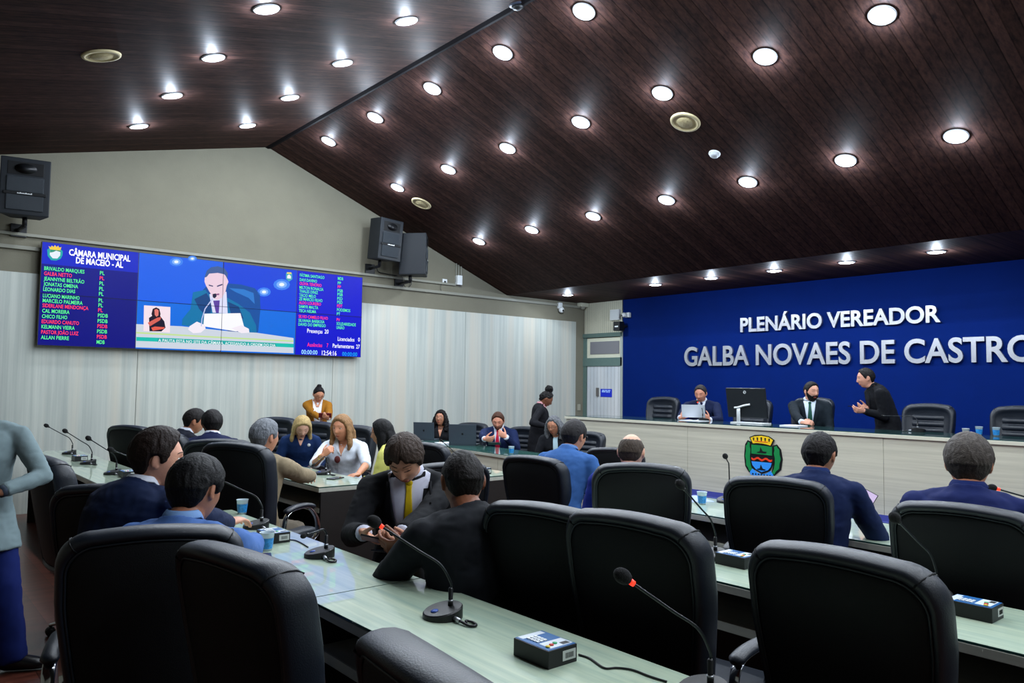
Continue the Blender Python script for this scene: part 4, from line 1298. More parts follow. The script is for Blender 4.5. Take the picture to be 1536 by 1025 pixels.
# monitor on the counter
p = V((8.42, 5.38, ZCT))
mo = thing('computer_monitor', 'large black monitor seen from behind on a white stand, on the counter', 'monitor', p, R(88))
Mt = Matrix.Translation((0, 0.06, 0.27)) @ Matrix.Rotation(R(-9), 4, 'X')
bm = new(); box(bm, (-0.28, -0.0, -0.2), (0.28, 0.03, 0.17)); bevel(bm, 0.006)
for v in bm.verts: v.co = Mt @ v.co
mb = obj('monitor_back', bm, mat('monitor_black', (24, 28, 32), rough=0.4), mo)
bm = new(); box(bm, (-0.27, -0.003, -0.19), (0.27, 0.0, 0.16))
for v in bm.verts: v.co = Mt @ v.co
obj('monitor_screen', bm, glow('monitor_glow', (120, 150, 200), 0.5), mb)
bm = new(); tube(bm, [Mt @ V((0.017 * math.cos(2 * PI * k / 16), 0.034, 0.12 + 0.017 * math.sin(2 * PI * k / 16))) for k in range(16)], 0.003, 6, closed=True)
obj('monitor_mark', bm, M_white, mb, True)
me = text_mesh('DELL', 0.013, extrude=0.001)
mk = link('monitor_mark', me, M_white, mb); mk.matrix_local = Mt @ Matrix.Translation((0, 0.034, 0.116)) @ Matrix.Rotation(PI, 4, 'Z') @ Matrix.Rotation(PI / 2, 4, 'X')
bm = new(); tube(bm, [(0.1, 0.1, 0.0), (0.1, 0.1, 0.15), (0.1, 0.1, 0.19)], [(0.026, 0.012)] * 3, 12)
tube(bm, smooth_path([(0.15, 0.11, 0.19), (0.1, 0.11, 0.195), (0.02, 0.1, 0.22), (-0.06, 0.09, 0.235)], 4), [(0.014, 0.012)] * 13, 10)
obj('stand_arm', bm, M_white, mo, True)
boxo('stand_foot', (-0.26, -0.06, 0), (0.2, 0.13, 0.012), M_white, mo, 0.004)

# counter odds and ends
tag(boxo('paper_sheet', (8.2, 5.98, ZCT + 0.0005), (8.42, 6.3, ZCT + 0.006), M_paper), 'white sheets lying on the counter before the reading man', 'paper')
tag(boxo('paper_sheet', (8.2, 4.62, ZCT + 0.0005), (8.42, 4.85, ZCT + 0.01), M_paper), 'small stack of white paper before the bearded man', 'paper')

# ---------------------------------------------------------------- municipal emblem on the counter front
cE = on_x(1145.5, 683.5, XC - 0.012)
mpx = (on_x(1145, 683, XC).y - on_x(1146, 683, XC).y)      # metres per pixel across
mpz = (on_x(1145, 683, XC).z - on_x(1145, 684, XC).z)
em = thing('emblem', 'green, blue and red coat of arms with a yellow crown on the counter front', 'emblem', (XC, cE.y, cE.z))
def E_(poly, m, lay, name, th=0.006):
    """polygon in the crop's own pixels (5.12 per photo pixel, origin 940,560)"""
    P = [(((x / 5.12 + 940) - 1145.5) * mpx, -((y / 5.12 + 560) - 683.5 + ((x / 5.12 + 940) - 1145.5) * 0.01) * mpz) for x, y in poly]
    bm = new()
    prism(bm, P, 0, th, Matrix(((0, 0, -1, -0.001 - lay * 0.004), (-1, 0, 0, 0), (0, 1, 0, 0), (0, 0, 0, 1))))
    return obj(name, bm, m, em)
eK, eG, eY, eB, eR = (mat('emblem_black', (10, 14, 18), rough=0.4), mat('emblem_green', (18, 128, 66), rough=0.4), mat('emblem_yellow', (236, 196, 30), rough=0.4),
                      mat('emblem_blue', (50, 144, 232), rough=0.4), mat('emblem_red', (222, 60, 30), rough=0.4))
def scallop(pts, amp):
    out = []
    for i in range(len(pts)):
        a, b_ = pts[i], pts[(i + 1) % len(pts)]
        out.append(a)
        dx, dy = b_[0] - a[0], b_[1] - a[1]
        l_ = math.hypot(dx, dy)
        if l_ > 25: out.append(((a[0] + b_[0]) / 2 + dy / l_ * amp, (a[1] + b_[1]) / 2 - dx / l_ * amp))
    return out
E_([(905, 560), (925, 525), (955, 535), (965, 600), (960, 700), (985, 770), (935, 775), (905, 730), (897, 650)], eK, 0, 'wreath_border')
E_([(1122, 550), (1150, 540), (1180, 575), (1192, 650), (1180, 730), (1130, 780), (1105, 770), (1125, 690), (1120, 600)], eK, 0, 'wreath_border')
E_(scallop([(912, 570), (928, 538), (944, 545), (950, 600), (946, 690), (968, 760), (938, 765), (914, 720), (906, 650)], -5), eG, 1, 'wreath')
E_(scallop([(1130, 560), (1150, 550), (1170, 580), (1180, 650), (1168, 722), (1130, 768), (1112, 762), (1135, 690), (1128, 610)], -5), eG, 1, 'wreath')
E_([(948, 552), (1126, 555), (1126, 690), (1100, 745), (1036, 775), (975, 745), (950, 690)], eK, 1, 'shield_border')
E_([(958, 556), (1116, 559), (1116, 628), (958, 626)], eG, 2.2, 'shield_field')
E_([(1002, 610), (1024, 604), (1030, 570), (1046, 600), (1078, 604), (1070, 614), (1004, 614)], eK, 3.2, 'sailing_raft')
rw = [(958 + 158 * i / 12, 656 + 8 * math.sin(i * 1.3)) for i in range(13)]
E_(rw + [(x, y + 15) for x, y in reversed(rw)], eR, 2.2, 'red_wave')
E_([(958, 686), (1113, 684), (1105, 715), (1085, 742), (1036, 762), (990, 742), (966, 715)], eB, 2.2, 'shield_field')
E_([(1002, 740), (1024, 734), (1032, 704), (1046, 734), (1070, 738), (1062, 746), (1006, 746)], eK, 3.2, 'sailing_raft')
E_([(946, 770), (965, 742), (1000, 768), (1036, 778), (1075, 768), (1105, 745), (1125, 775), (1120, 795), (1036, 800), (950, 790)], eB, 2.6, 'ribbon')
E_([(942, 500), (985, 480), (1040, 474), (1095, 482), (1137, 508), (1112, 562), (1075, 554), (1040, 550), (1000, 550), (968, 556)], eK, 2.6, 'crown_border')
E_([(952, 504), (985, 490), (1040, 482), (1095, 490), (1126, 510), (1106, 552), (1075, 545), (1040, 541), (1000, 541), (972, 546)], eY, 3.4, 'crown')
for k in range(5):
    x = 972 + k * 30
    E_([(x, 500 - (2 - abs(k - 2)) * 3), (x + 12, 500 - (2 - abs(k - 2)) * 3), (x + 10, 522), (x + 3, 524)], eK, 4.2, 'crown_window', 0.005)
E_([(985, 524), (1090, 526), (1086, 531), (988, 529)], eR, 4.2, 'crown_line', 0.005)
for k in range(7):
    x = 965 + k * 22
    E_([(x, 777), (x + 9, 775), (x + 11, 786), (x + 2, 788)], eK, 4.0, 'ribbon_letter', 0.004)

# ---------------------------------------------------------------- people
UP = V((0, 0, 1))
def comp(a): return V((math.sin(R(a)), math.cos(R(a)), 0))
def sstep(a, b, x):
    t = max(0.0, min(1.0, (x - a) / (b - a))) if b != a else float(x > a)
    return t * t * (3 - 2 * t)
def gs(x, s): return math.exp(-(x / s) ** 2)

def head_pt(x, y, z, k=1.0, fem=False):
    """surface of the head in direction (x, y, z); y forward, z up, metres"""
    X, Y, Z = x * 0.0765, y * 0.097, z * 0.118
    if z < 0:
        t = -z
        X *= 1 - 0.30 * t ** 1.3 * (1.1 if fem else 1)
        if y < 0: Y *= 1 - 0.42 * t
        else: Y *= 1 - 0.05 * t
    else:
        X *= 1 + 0.05 * z * (1 - z) * 4 * 0.5
        if y < 0: Y *= 1.04
    X *= 1 + 0.04 * (1 if y < 0 else 0) * abs(y)
    if y > 0:
        f = y ** 0.5
        ax = abs(X)
        d = 0.0
        zz = Z
        nz = 0.0
        if -0.05 < zz < 0.025:
            nz = (0.025 - zz) / 0.056 if zz > -0.031 else max(0.0, 1 - (-0.031 - zz) / 0.013)
            nz = max(0.0, min(1.0, nz))
        d += 0.026 * nz ** 1.3 * math.exp(-(ax / (0.008 + 0.007 * nz)) ** 2)
        d -= 0.009 * gs(ax - 0.031, 0.015) * gs(zz - 0.010, 0.011)
        d += 0.005 * gs(ax - 0.026, 0.024) * gs(zz - 0.033, 0.009) * (0.6 if fem else 1)
        d += 0.004 * gs(ax - 0.042, 0.018) * gs(zz + 0.02, 0.016)
        d += 0.006 * gs(ax, 0.021) * gs(zz + 0.056, 0.006)
        d += 0.0055 * gs(ax, 0.018) * gs(zz + 0.068, 0.005)
        d -= 0.004 * gs(ax, 0.02) * gs(zz + 0.079, 0.006)
        d += 0.009 * gs(ax, 0.022) * gs(zz + 0.096, 0.013)
        Y += d * f
    return V((X, Y, Z)) * k

def head_grid(bm, fn, nu=64, nv=44, M=None):
    rings = []
    for j in range(nv + 1):
        th = PI * j / nv
        if j in (0, nv):
            rings.append([bm.verts.new(M @ fn(0, 0, math.cos(th)))]); continue
        rings.append([bm.verts.new(M @ fn(math.sin(th) * math.sin(2 * PI * i / nu), math.sin(th) * math.cos(2 * PI * i / nu), math.cos(th))) for i in range(nu)])
    for A, B_ in zip(rings, rings[1:]):
        for i in range(nu):
            i2 = (i + 1) % nu
            if len(A) == 1: bm.faces.new((A[0], B_[i], B_[i2]))
            elif len(B_) == 1: bm.faces.new((A[i], B_[0], A[i2]))
            else: bm.faces.new((A[i], B_[i], B_[i2], A[i2]))

def interp(tab, x):
    for (a, u), (b_, v) in zip(tab, tab[1:]):
        if x <= b_: return u + (v - u) * ((x - a) / (b_ - a))
    return tab[-1][1]

def melt(name, bm, voxel, smooth=3, rough=None, mats=None, parent=None, fac=0.5):
    """fuse overlapping closed pieces of BM into one continuous surface"""
    bmesh.ops.recalc_face_normals(bm, faces=list(bm.faces))
    me = bpy.data.meshes.new('raw'); bm.to_mesh(me); bm.free()
    o = bpy.data.objects.new('raw', me)
    m = o.modifiers.new('r', 'REMESH'); m.mode = 'VOXEL'; m.voxel_size = voxel; m.adaptivity = 0
    if smooth:
        s = o.modifiers.new('s', 'SMOOTH'); s.iterations = smooth; s.factor = fac
    me2 = applied(o)
    me2.name = name
    if rough:
        nrm = [v.normal.copy() for v in me2.vertices]
        for v, n in zip(me2.vertices, nrm): v.co += n * rough(v.co)
    me2.materials.clear()
    return link(name, me2, mats, parent, True)

def limb(bm, a, b_, ra, rb, n=5, seg=14, bulge=0.0):
    pts = [a.lerp(b_, i / n) for i in range(n + 1)]
    rr = [ra + (rb - ra) * i / n + bulge * math.sin(PI * i / n) for i in range(n + 1)]
    tube(bm, pts, rr, seg); ball(bm, a, ra, seg, 10); ball(bm, b_, rb, seg, 10)

def ik(S, W, l1, l2, pole):
    d = W - S
    L_ = d.length
    mx = (l1 + l2) * 0.995
    if L_ > mx: W = S + d * (mx / L_); d = W - S; L_ = mx
    a = (l1 * l1 - l2 * l2 + L_ * L_) / (2 * L_)
    h = math.sqrt(max(0, l1 * l1 - a * a))
    dn = d / L_
    p = pole - dn * pole.dot(dn)
    p = p.normalized() if p.length > 1e-4 else V((0, 0, -1))
    return S + dn * a + p * h, W

def hand(bm, W, d, n, side, curl=0.35, s=1.0, spread=0.0):
    """side +1 right, -1 left; d toward the fingertips, n the way the palm faces"""
    d = d.normalized(); n = (n - d * n.dot(d)).normalized()
    th = d.cross(n) * side
    if th.length < 1e-4: th = V((1, 0, 0))
    tube(bm, [W - d * 0.02 * s, W + d * 0.01 * s, W + d * 0.045 * s, W + d * 0.088 * s], [(0.026 * s, 0.019 * s), (0.029 * s, 0.017 * s), (0.040 * s, 0.0155 * s), (0.040 * s, 0.0125 * s)], 14, up=n)
    ball(bm, W + d * 0.086 * s, 0.012 * s, 8, 6)
    for k, ln_ in enumerate((0.80, 0.96, 1.0, 0.9)[::-1] if False else (0.9, 1.0, 0.95, 0.76)):
        off = (0.030 - 0.0198 * k) * s
        p = W + d * (0.084 - 0.004 * abs(k - 1)) * s + th * off
        dd = (d + th * (0.10 - 0.07 * k) * (1 + spread)).normalized()
        ax = dd.cross(n).normalized()
        c = curl * (1 + 0.14 * k)
        for q, seg_l in enumerate((0.040, 0.025, 0.021)):
            dd = (Matrix.Rotation(c * (1.0, 1.15, 0.7)[q] * 1.0, 3, ax) @ dd).normalized()
            e = p + dd * seg_l * ln_ * s
            r0, r1 = (0.0094, 0.0086, 0.0078)[q] * s, (0.0086, 0.0078, 0.0066)[q] * s
            tube(bm, [p, e], [r0, r1], 10); ball(bm, e, r1, 10, 6); ball(bm, p, r0, 10, 6)
            p = e
    p = W + d * 0.022 * s + th * 0.024 * s + n * 0.004 * s
    dd = (d * 0.62 + th * 0.72 + n * 0.25).normalized()
    for q, seg_l in enumerate((0.042, 0.03, 0.024)):
        e = p + dd * seg_l * s
        r0, r1 = (0.0145, 0.0108, 0.0092)[q] * s, (0.0108, 0.0092, 0.0075)[q] * s
        tube(bm, [p, e], [r0, r1], 10); ball(bm, e, r1, 10, 6); ball(bm, p, r0, 10, 6)
        p = e
        dd = (dd * 0.8 + d * 0.32 + n * (0.12 + 0.3 * curl)).normalized()

def skin_mat(rgb):
    nm = 'skin_%d_%d_%d' % rgb
    m = mat(nm, rgb, rough=0.5, noise_amt=0.07, noise_scale=(40, 40, 40), bump=0.08, bump_scale=120)
    b = m.node_tree.nodes['Principled BSDF']
    b.inputs['Subsurface Weight'].default_value = 0.08
    b.inputs['Subsurface Radius'].default_value = (0.01, 0.004, 0.002)
    return m

def cloth_mat(rgb, rough=0.85, weave=500, amt=0.06):
    return mat('cloth_%d_%d_%d' % rgb, rgb, rough=rough, noise_amt=amt, noise_scale=(7, 7, 7), bump=0.18, bump_scale=weave, spec=0.25)

def hair_mat(rgb):
    return mat('hair_%d_%d_%d' % rgb, rgb, rough=0.6, noise_amt=0.4, noise_scale=(120, 120, 22), bump=0.35, bump_scale=160, spec=0.22)

# lower hair edge by angle from the face (0 front .. 180 back), z in metres
HL = {'short': [(0, 0.082), (28, 0.079), (48, 0.056), (62, 0.035), (70, 0.0), (82, -0.012), (88, 0.018), (104, 0.014), (116, -0.04), (140, -0.07), (180, -0.076)],
      'mop': [(0, 0.058), (25, 0.056), (48, 0.036), (62, 0.015), (72, -0.018), (86, -0.02), (92, 0.006), (106, -0.004), (118, -0.05), (140, -0.072), (180, -0.08)],
      'long': [(0, 0.078), (25, 0.072), (48, 0.05), (62, 0.012), (72, -0.05), (84, -0.1), (180, -0.115)],
      'pulled': [(0, 0.084), (28, 0.08), (50, 0.056), (66, 0.03), (78, 0.012), (90, 0.016), (108, 0.004), (125, -0.04), (150, -0.06), (180, -0.062)],
      'horseshoe': [(0, 0.3), (50, 0.3), (66, 0.06), (74, 0.0), (84, -0.005), (90, 0.018), (104, 0.012), (116, -0.03), (140, -0.056), (180, -0.06)]}

def make_person(label, px, py, D, yaw, hy=None, hp=0, hr=0, s=1.0, fem=False, seated=True, lean=8, side_lean=0,
                skin=(176, 122, 92), hair='short', hair_rgb=(24, 18, 16), hair_t=0.012, top=(16, 24, 44), top_kind='suit', shirt=(206, 212, 224), tie=None,
                trousers=(18, 20, 28), shoes=(14, 12, 12), rh=None, lh=None, voxel=0.0055, eyes='open', glasses=False, beard=0, beard_rgb=None, pz=None, vlen=0.3, vw=0.055,
                shoulder=0.192, bulk=1.06, floor=0.0, sleeve=1.0, foot_yaw=None, collar=True, brows=True, name='person', coat=0.0, stance=0.10):
    """rh / lh: dict(p=world wrist point, d=finger direction, n=palm facing, pole=..., curl=...)"""
    F, Rt = comp(yaw), comp(yaw + 90)
    Hc = at_d(px, py, D)
    hy = yaw if hy is None else hy
    # head frame
    HF, HR = comp(hy), comp(hy + 90)
    Mh = Matrix((HR, HF, UP)).transposed()
    Mh = Mh @ Matrix.Rotation(R(-hp), 3, 'X') @ Matrix.Rotation(R(hr), 3, 'Y')
    HM = Matrix.Translation(Hc) @ Mh.to_4x4() @ Matrix.Diagonal((s, s, s, 1))
    T = (UP * math.cos(R(lean)) + F * math.sin(R(lean)) + Rt * math.sin(R(side_lean))).normalized()
    Ft = (F - T * F.dot(T)).normalized(); Rs = Ft.cross(T).normalized()
    nape = HM @ V((0, -0.03, -0.075))
    Nb = nape - (T * 0.03 + F * 0.02) * s
    if seated:
        zp = floor + 0.56 if pz is None else pz
        L_ = max(0.36 * s, min(0.60 * s, (Nb.z - zp) / T.z))
    else: L_ = 0.52 * s
    Pv = Nb - T * L_
    if seated and Pv.z > zp + 0.02: Pv.z = zp + 0.02
    if not seated: Pv.z = max(Pv.z, 0.5)
    origin = V((Pv.x, Pv.y, floor))
    t = thing(name, label, 'person', origin)
    def loc(bm):
        for v in bm.verts: v.co -= origin
        return bm
    sw = shoulder * s * (0.86 if fem else 1)
    dn = -T
    Sh = {1: Nb + dn * 0.078 * s + Rs * sw, -1: Nb + dn * 0.078 * s - Rs * sw}
    # arms
    arms = {}
    for sd, h in ((1, rh), (-1, lh)):
        if h is None:
            if seated: h = dict(p=Pv + F * 0.33 * s + Rs * sd * 0.13 + UP * 0.12, d=F * 1 + Rs * (-sd) * 0.4, n=-UP)
            else: h = dict(p=Sh[sd] + Rs * sd * 0.06 - UP * 0.54 * s, d=-UP, n=-Rs * sd)
        pole = h.get('pole') or (-UP * 0.9 + Rs * sd * 0.45 - F * 0.35)
        E_p, W = ik(Sh[sd], V(h['p']), 0.285 * s, 0.255 * s, pole)
        fd = (W - E_p).normalized()
        arms[sd] = (E_p, W, h.get('d') or fd, h.get('n') or -UP, h.get('curl', 0.35))
    # legs
    legs = {}
    for sd in (1, -1):
        hip = Pv + Rs * sd * 0.085 * s - UP * 0.03
        if seated:
            kn = V((hip.x, hip.y, 0)) + F * 0.36 * s + Rs * sd * 0.05; kn.z = floor + 0.475
            an = kn + F * 0.02; an.z = floor + 0.085
            if lean > 0: an += F * 0.03
        else:
            an = V((Pv.x, Pv.y, floor + 0.085)) + Rs * sd * stance * s
            kn = (hip + an) / 2 + F * 0.025 + Rs * sd * 0.005
        legs[sd] = (hip, kn, an)
    ff = comp(foot_yaw) if foot_yaw is not None else F
    # ---- skin: one fused surface
    bm = new()
    head_grid(bm, lambda x, y, z: head_pt(x, y, z, 1.0, fem), M=HM)
    for sd in (1, -1):
        e = Matrix.Rotation(R(-12), 3, 'X') @ Matrix.Rotation(R(sd * 22), 3, 'Z')
        ball(bm, HM @ V((sd * 0.0795, -0.008, 0.004)), (0.0075 * s, 0.017 * s, 0.031 * s), 14, 10, Mh @ e)
        ball(bm, HM @ V((sd * 0.0775, -0.003, -0.018)), (0.007 * s, 0.010 * s, 0.014 * s), 10, 8, Mh @ e)
    nr = (0.048 if fem else 0.057) * s
    tube(bm, [Nb - T * 0.06 * s, Nb + T * 0.01, nape + Mh @ V((0, 0.012, 0)) * s, HM @ V((0, -0.012, -0.035))], [nr * 1.25, nr * 1.05, nr * 0.98, nr], 18)
    tube(bm, [Nb - T * 0.05 * s, Nb - T * 0.2 * s, Nb - T * L_ * 0.8, Pv], [(0.10 * s, 0.06 * s), (0.12 * s, 0.075 * s), (0.1 * s, 0.07 * s), (0.1 * s, 0.075 * s)], 16, up=Ft)
    tube(bm, [Sh[-1], Sh[1]], [0.035 * s] * 2, 10)
    for sd in (1, -1):
        E_p, W, d_, n_, c_ = arms[sd]
        limb(bm, Sh[sd], E_p, 0.036 * s, 0.033 * s); limb(bm, E_p, W, 0.037 * s, 0.0235 * s)
        hand(bm, W, V(d_), V(n_), sd, c_, s * (0.92 if fem else 1))
        hip, kn, an = legs[sd]
        limb(bm, hip, kn, 0.05, 0.04); limb(bm, kn, an, 0.04, 0.03)
    SK = skin_mat(skin)
    body = melt('body', loc(bm), voxel, 2, None, SK, t, 0.4)
    # ---- face parts
    HMl = Matrix.Translation(-origin) @ HM
    def face_y(x, z):
        # front surface at (x, z) in head space
        best = 0.09
        zz = max(-0.97, min(0.97, z / 0.118))
        lo_, hi_ = 0.0, 1.0
        for _ in range(18):
            m_ = (lo_ + hi_) / 2
            r_ = math.sqrt(max(0, 1 - zz * zz))
            p_ = head_pt(m_ * r_, math.sqrt(max(0, 1 - m_ * m_)) * r_, zz, 1.0, fem)
            if p_.x < abs(x): lo_ = m_
            else: hi_ = m_
            best = p_.y
        return best
    if abs((hy - math.degrees(math.atan2((CAM - Hc).x, (CAM - Hc).y)) + 180) % 360 - 180) < 125:
        for sd in (1, -1):
            ye = face_y(0.031, 0.010)
            bm = new(); ball(bm, (sd * 0.031, ye - 0.0065, 0.010), (0.0135, 0.0105, 0.0062 if eyes == 'open' else 0.0075), 16, 10)
            for v in bm.verts: v.co = HMl @ v.co
            ey = obj('eye' if eyes == 'open' else 'eyelid', bm, mat('eye_white', (206, 204, 198), rough=0.2) if eyes == 'open' else SK, body, True)
            bm = new(); ball(bm, (sd * 0.031, ye + 0.0025, 0.0095), (0.0056, 0.003, 0.0056), 12, 8)
            for v in bm.verts: v.co = HMl @ v.co
            if eyes == 'open': obj('iris', bm, mat('iris_dark', (20, 12, 8), rough=0.15), ey, True)
            bm = new()
            pts = [V((sd * (0.031 + q * 0.0155), face_y(0.031 + q * 0.0155, 0.015) + (0.004 if eyes == 'down' else -0.0005), 0.0175 - 0.005 * q * q * (1 if eyes == 'open' else -1) - (0.0135 if eyes == 'down' else 0))) for q in (-1, -0.5, 0, 0.5, 1)]
            tube(bm, [HMl @ p_ for p_ in pts], [0.0006 * s, 0.0015 * s, 0.0018 * s, 0.0016 * s, 0.0008 * s], 6)
            obj('eyelash', bm, mat('lash_dark', (22, 15, 13), rough=0.6), body, True)
            if brows:
                bm = new()
                pts = [V((sd * x_, face_y(x_, z_) + 0.0008, z_)) for x_, z_ in ((0.014, 0.0355), (0.023, 0.037), (0.034, 0.0375), (0.043, 0.035), (0.05, 0.031))]
                w_ = 0.6 if fem else 1.0
                tube(bm, [HMl @ p_ for p_ in pts], [(0.0012 * s, 0.0025 * w_ * s), (0.0012 * s, 0.0032 * w_ * s), (0.0012 * s, 0.0034 * w_ * s), (0.001 * s, 0.0028 * w_ * s), (0.0008 * s, 0.0015 * s)], 8, up=Mh @ V((0, 1, 0)))
                obj('eyebrow', bm, hair_mat(tuple(int(c * 0.7) for c in hair_rgb) if sum(hair_rgb) > 150 else hair_rgb), body, True)
        bm = new()
        for z_, h_ in ((-0.0585, 0.0042), (-0.0655, 0.0048)):
            ball(bm, (0, face_y(0, z_) - 0.004, z_), (0.0225, 0.0065, h_), 16, 8)
        for v in bm.verts:
            v.co.y -= 9 * v.co.x ** 2; v.co = HMl @ v.co
        obj('mouth', bm, mat('lip_%d' % skin[0], tuple(int(c * f_) for c, f_ in zip(skin, (0.85, 0.62, 0.62))), rough=0.45), body, True)
        bm = new()
        for sd in (1, -1): ball(bm, (sd * 0.0065, face_y(0.006, -0.035) - 0.0035, -0.0375), (0.0028, 0.003, 0.0016), 8, 6)
        for v in bm.verts: v.co = HMl @ v.co
        obj('nostril', bm, mat('nostril_dark', (50, 26, 20), rough=0.9), body, True)
    if glasses:
        bm = new()
        yb_ = face_y(0.0, 0.012) + 0.006
        for sd in (1, -1):
            tube(bm, [HMl @ V((sd * 0.034 + 0.024 * math.cos(2 * PI * k / 20), yb_ - 0.006 - 8 * (abs(sd * 0.034 + 0.024 * math.cos(2 * PI * k / 20)) - 0.02) ** 2 * (1), 0.006 + 0.0185 * math.sin(2 * PI * k / 20))) for k in range(20)], 0.0016 * s, 6, closed=True)
            tube(bm, [HMl @ V((sd * 0.057, yb_ - 0.02, 0.012)), HMl @ V((sd * 0.078, yb_ - 0.05, 0.014)), HMl @ V((sd * 0.083, -0.01, 0.014)), HMl @ V((sd * 0.082, -0.035, -0.002))], [0.0018 * s] * 4, 6)
        tube(bm, [HMl @ V((-0.011, yb_ - 0.004, 0.01)), HMl @ V((0.011, yb_ - 0.004, 0.01))], [0.0016 * s] * 2, 6)
        obj('glasses', bm, mat('black_frame', (14, 14, 16), rough=0.3), body, True)
    # ---- hair
    sseed = V((px * 0.37, py * 0.11, 0))
    def hair_fn(tabname, base_t, long_=False, lo_only=None):
        tab = HL[tabname]
        def f(x, y, z):
            p = head_pt(x, y, z, 1.0, fem)
            if y > 0: p.y -= 0.0  # features covered only where hair grows
            ang = abs(math.degrees(math.atan2(x, y)))
            edge = interp(tab, ang)
            r_ = V((x, y, z)).normalized()
            jag = (0.034 if tabname == 'mop' else 0.006) * noise.noise(V((math.degrees(math.atan2(x, y)) * (0.055 if tabname == 'mop' else 0.12), px, 0)))
            k = sstep(edge - 0.004, edge + 0.012, p.z + jag)
            if tabname == 'horseshoe':
                k *= 1 - sstep(0.052, 0.075, p.z + (0.02 if y < 0 else 0) * -1)
            th_ = base_t
            if tabname in ('short', 'mop'):
                th_ = base_t * (0.55 + 0.8 * sstep(-0.06, 0.08, p.z))
                if y > 0: th_ += base_t * 0.35 * sstep(0.06, 0.1, p.z) * y
            th_ += 0.003 * noise.noise(V((ang * 0.16, p.z * 14, 3)) + sseed) + 0.0016 * noise.noise(V((p.x * 260, p.y * 260, p.z * 60)) + sseed)
            return p + r_ * (-0.007 + (th_ + 0.007) * k)
        return f
    if hair != 'bald':
        bm = new()
        tabn = {'curly': 'long', 'wavy': 'long', 'blond': 'long', 'straight': 'long', 'topknot': 'pulled', 'bun': 'pulled'}.get(hair, hair)
        hM = HMl
        head_grid(bm, hair_fn(tabn, hair_t), 96, 64, hM)
        def tb(pts, radii, seg=16): tube(bm, [hM @ V(p_) for p_ in smooth_path(pts, 4)], [tuple(q * s for q in interp2(radii, i / (4 * (len(pts) - 1)))) for i in range(4 * (len(pts) - 1) + 1)], seg, up=Mh @ V((0, 1, 0)))
        def interp2(rad, u):
            f_ = u * (len(rad) - 1); i = min(int(f_), len(rad) - 2); g = f_ - i
            return (rad[i][0] + (rad[i + 1][0] - rad[i][0]) * g, rad[i][1] + (rad[i + 1][1] - rad[i][1]) * g)
        if hair in ('long', 'straight'):
            tb([(0, -0.05, 0.04), (0, -0.085, -0.04), (0, -0.09, -0.14), (0, -0.085, -0.25), (0, -0.08, -0.31)], [(0.07, 0.05), (0.088, 0.045), (0.092, 0.038), (0.085, 0.03), (0.05, 0.014)])
            for sd in (1, -1): tb([(sd * 0.065, -0.01, 0.05), (sd * 0.084, -0.015, -0.04), (sd * 0.088, -0.015, -0.13), (sd * 0.078, -0.01, -0.21)], [(0.02, 0.04), (0.02, 0.045), (0.022, 0.04), (0.008, 0.02)])
        if hair == 'blond':
            tb([(0, -0.05, 0.04), (0, -0.085, -0.04), (0, -0.088, -0.12), (0, -0.08, -0.19)], [(0.07, 0.05), (0.092, 0.045), (0.096, 0.036), (0.05, 0.02)])
            for sd in (1, -1): tb([(sd * 0.055, 0.03, 0.085), (sd * 0.084, 0.022, 0.02), (sd * 0.09, 0.012, -0.06), (sd * 0.096, 0.02, -0.14), (sd * 0.088, 0.03, -0.2)], [(0.015, 0.03), (0.017, 0.036), (0.02, 0.036), (0.024, 0.034), (0.01, 0.014)])
        if hair in ('curly', 'wavy'):
            w_ = 1.0 if hair == 'curly' else 0.8
            tb([(0, -0.05, 0.03), (0, -0.09, -0.05), (0, -0.1, -0.15 * w_), (0, -0.09, -0.26 * w_)], [(0.08, 0.06), (0.108, 0.06), (0.12 * w_, 0.055), (0.1 * w_, 0.04)])
            for sd in (1, -1): tb([(sd * 0.06, -0.005, 0.07), (sd * 0.09, -0.0, 0.0), (sd * 0.102, 0.0, -0.09), (sd * 0.11 * w_, 0.015, -0.2 * w_)], [(0.022, 0.04), (0.028, 0.046), (0.034, 0.046), (0.028, 0.034)])
        if hair == 'topknot':
            ball(bm, hM @ V((0, -0.045, 0.122)), (0.035 * s, 0.035 * s, 0.026 * s), 14, 10)
            tb([(0, -0.08, 0.09), (0, -0.115, 0.03), (0, -0.11, -0.08), (0, -0.10, -0.18)], [(0.03, 0.02), (0.04, 0.025), (0.04, 0.022), (0.018, 0.01)])
        if hair == 'bun':
            ball(bm, hM @ V((0, -0.035, 0.15)), (0.062 * s, 0.06 * s, 0.062 * s), 20, 14)
            ball(bm, hM @ V((0, -0.03, 0.1)), (0.05 * s, 0.05 * s, 0.04 * s), 16, 10)
        curl_amp = {'curly': 0.011, 'wavy': 0.007, 'bun': 0.008, 'blond': 0.004}.get(hair, 0.002)
        Hi = HMl.inverted()
        strand = 0.0042 if hair in ('mop', 'blond') else 0.003
        def hr_(co):
            q = Hi @ co
            if curl_amp > 0.006:
                return curl_amp * (noise.noise(V((q.x * 60, q.y * 60, q.z * 45)) + sseed) + 0.5 * noise.noise(V((q.x * 120, q.y * 120, q.z * 90)) + sseed))
            w1 = min(1, abs(q.x) / 0.07) ** 2
            a = noise.noise(V((q.x * 120 + 5 * noise.noise(q * 20), q.y * 14, q.z * 14)) + sseed)
            b2 = noise.noise(V((q.y * 110 + 5 * noise.noise(q * 20), q.z * 16, q.x * 16)) + sseed)
            return strand * (a * (1 - w1) + b2 * w1) + 0.5 * curl_amp * noise.noise(q * 45)
        melt('hair', bm, max(0.0045, voxel * 0.9), 1, hr_, hair_mat(hair_rgb), body, 0.4)
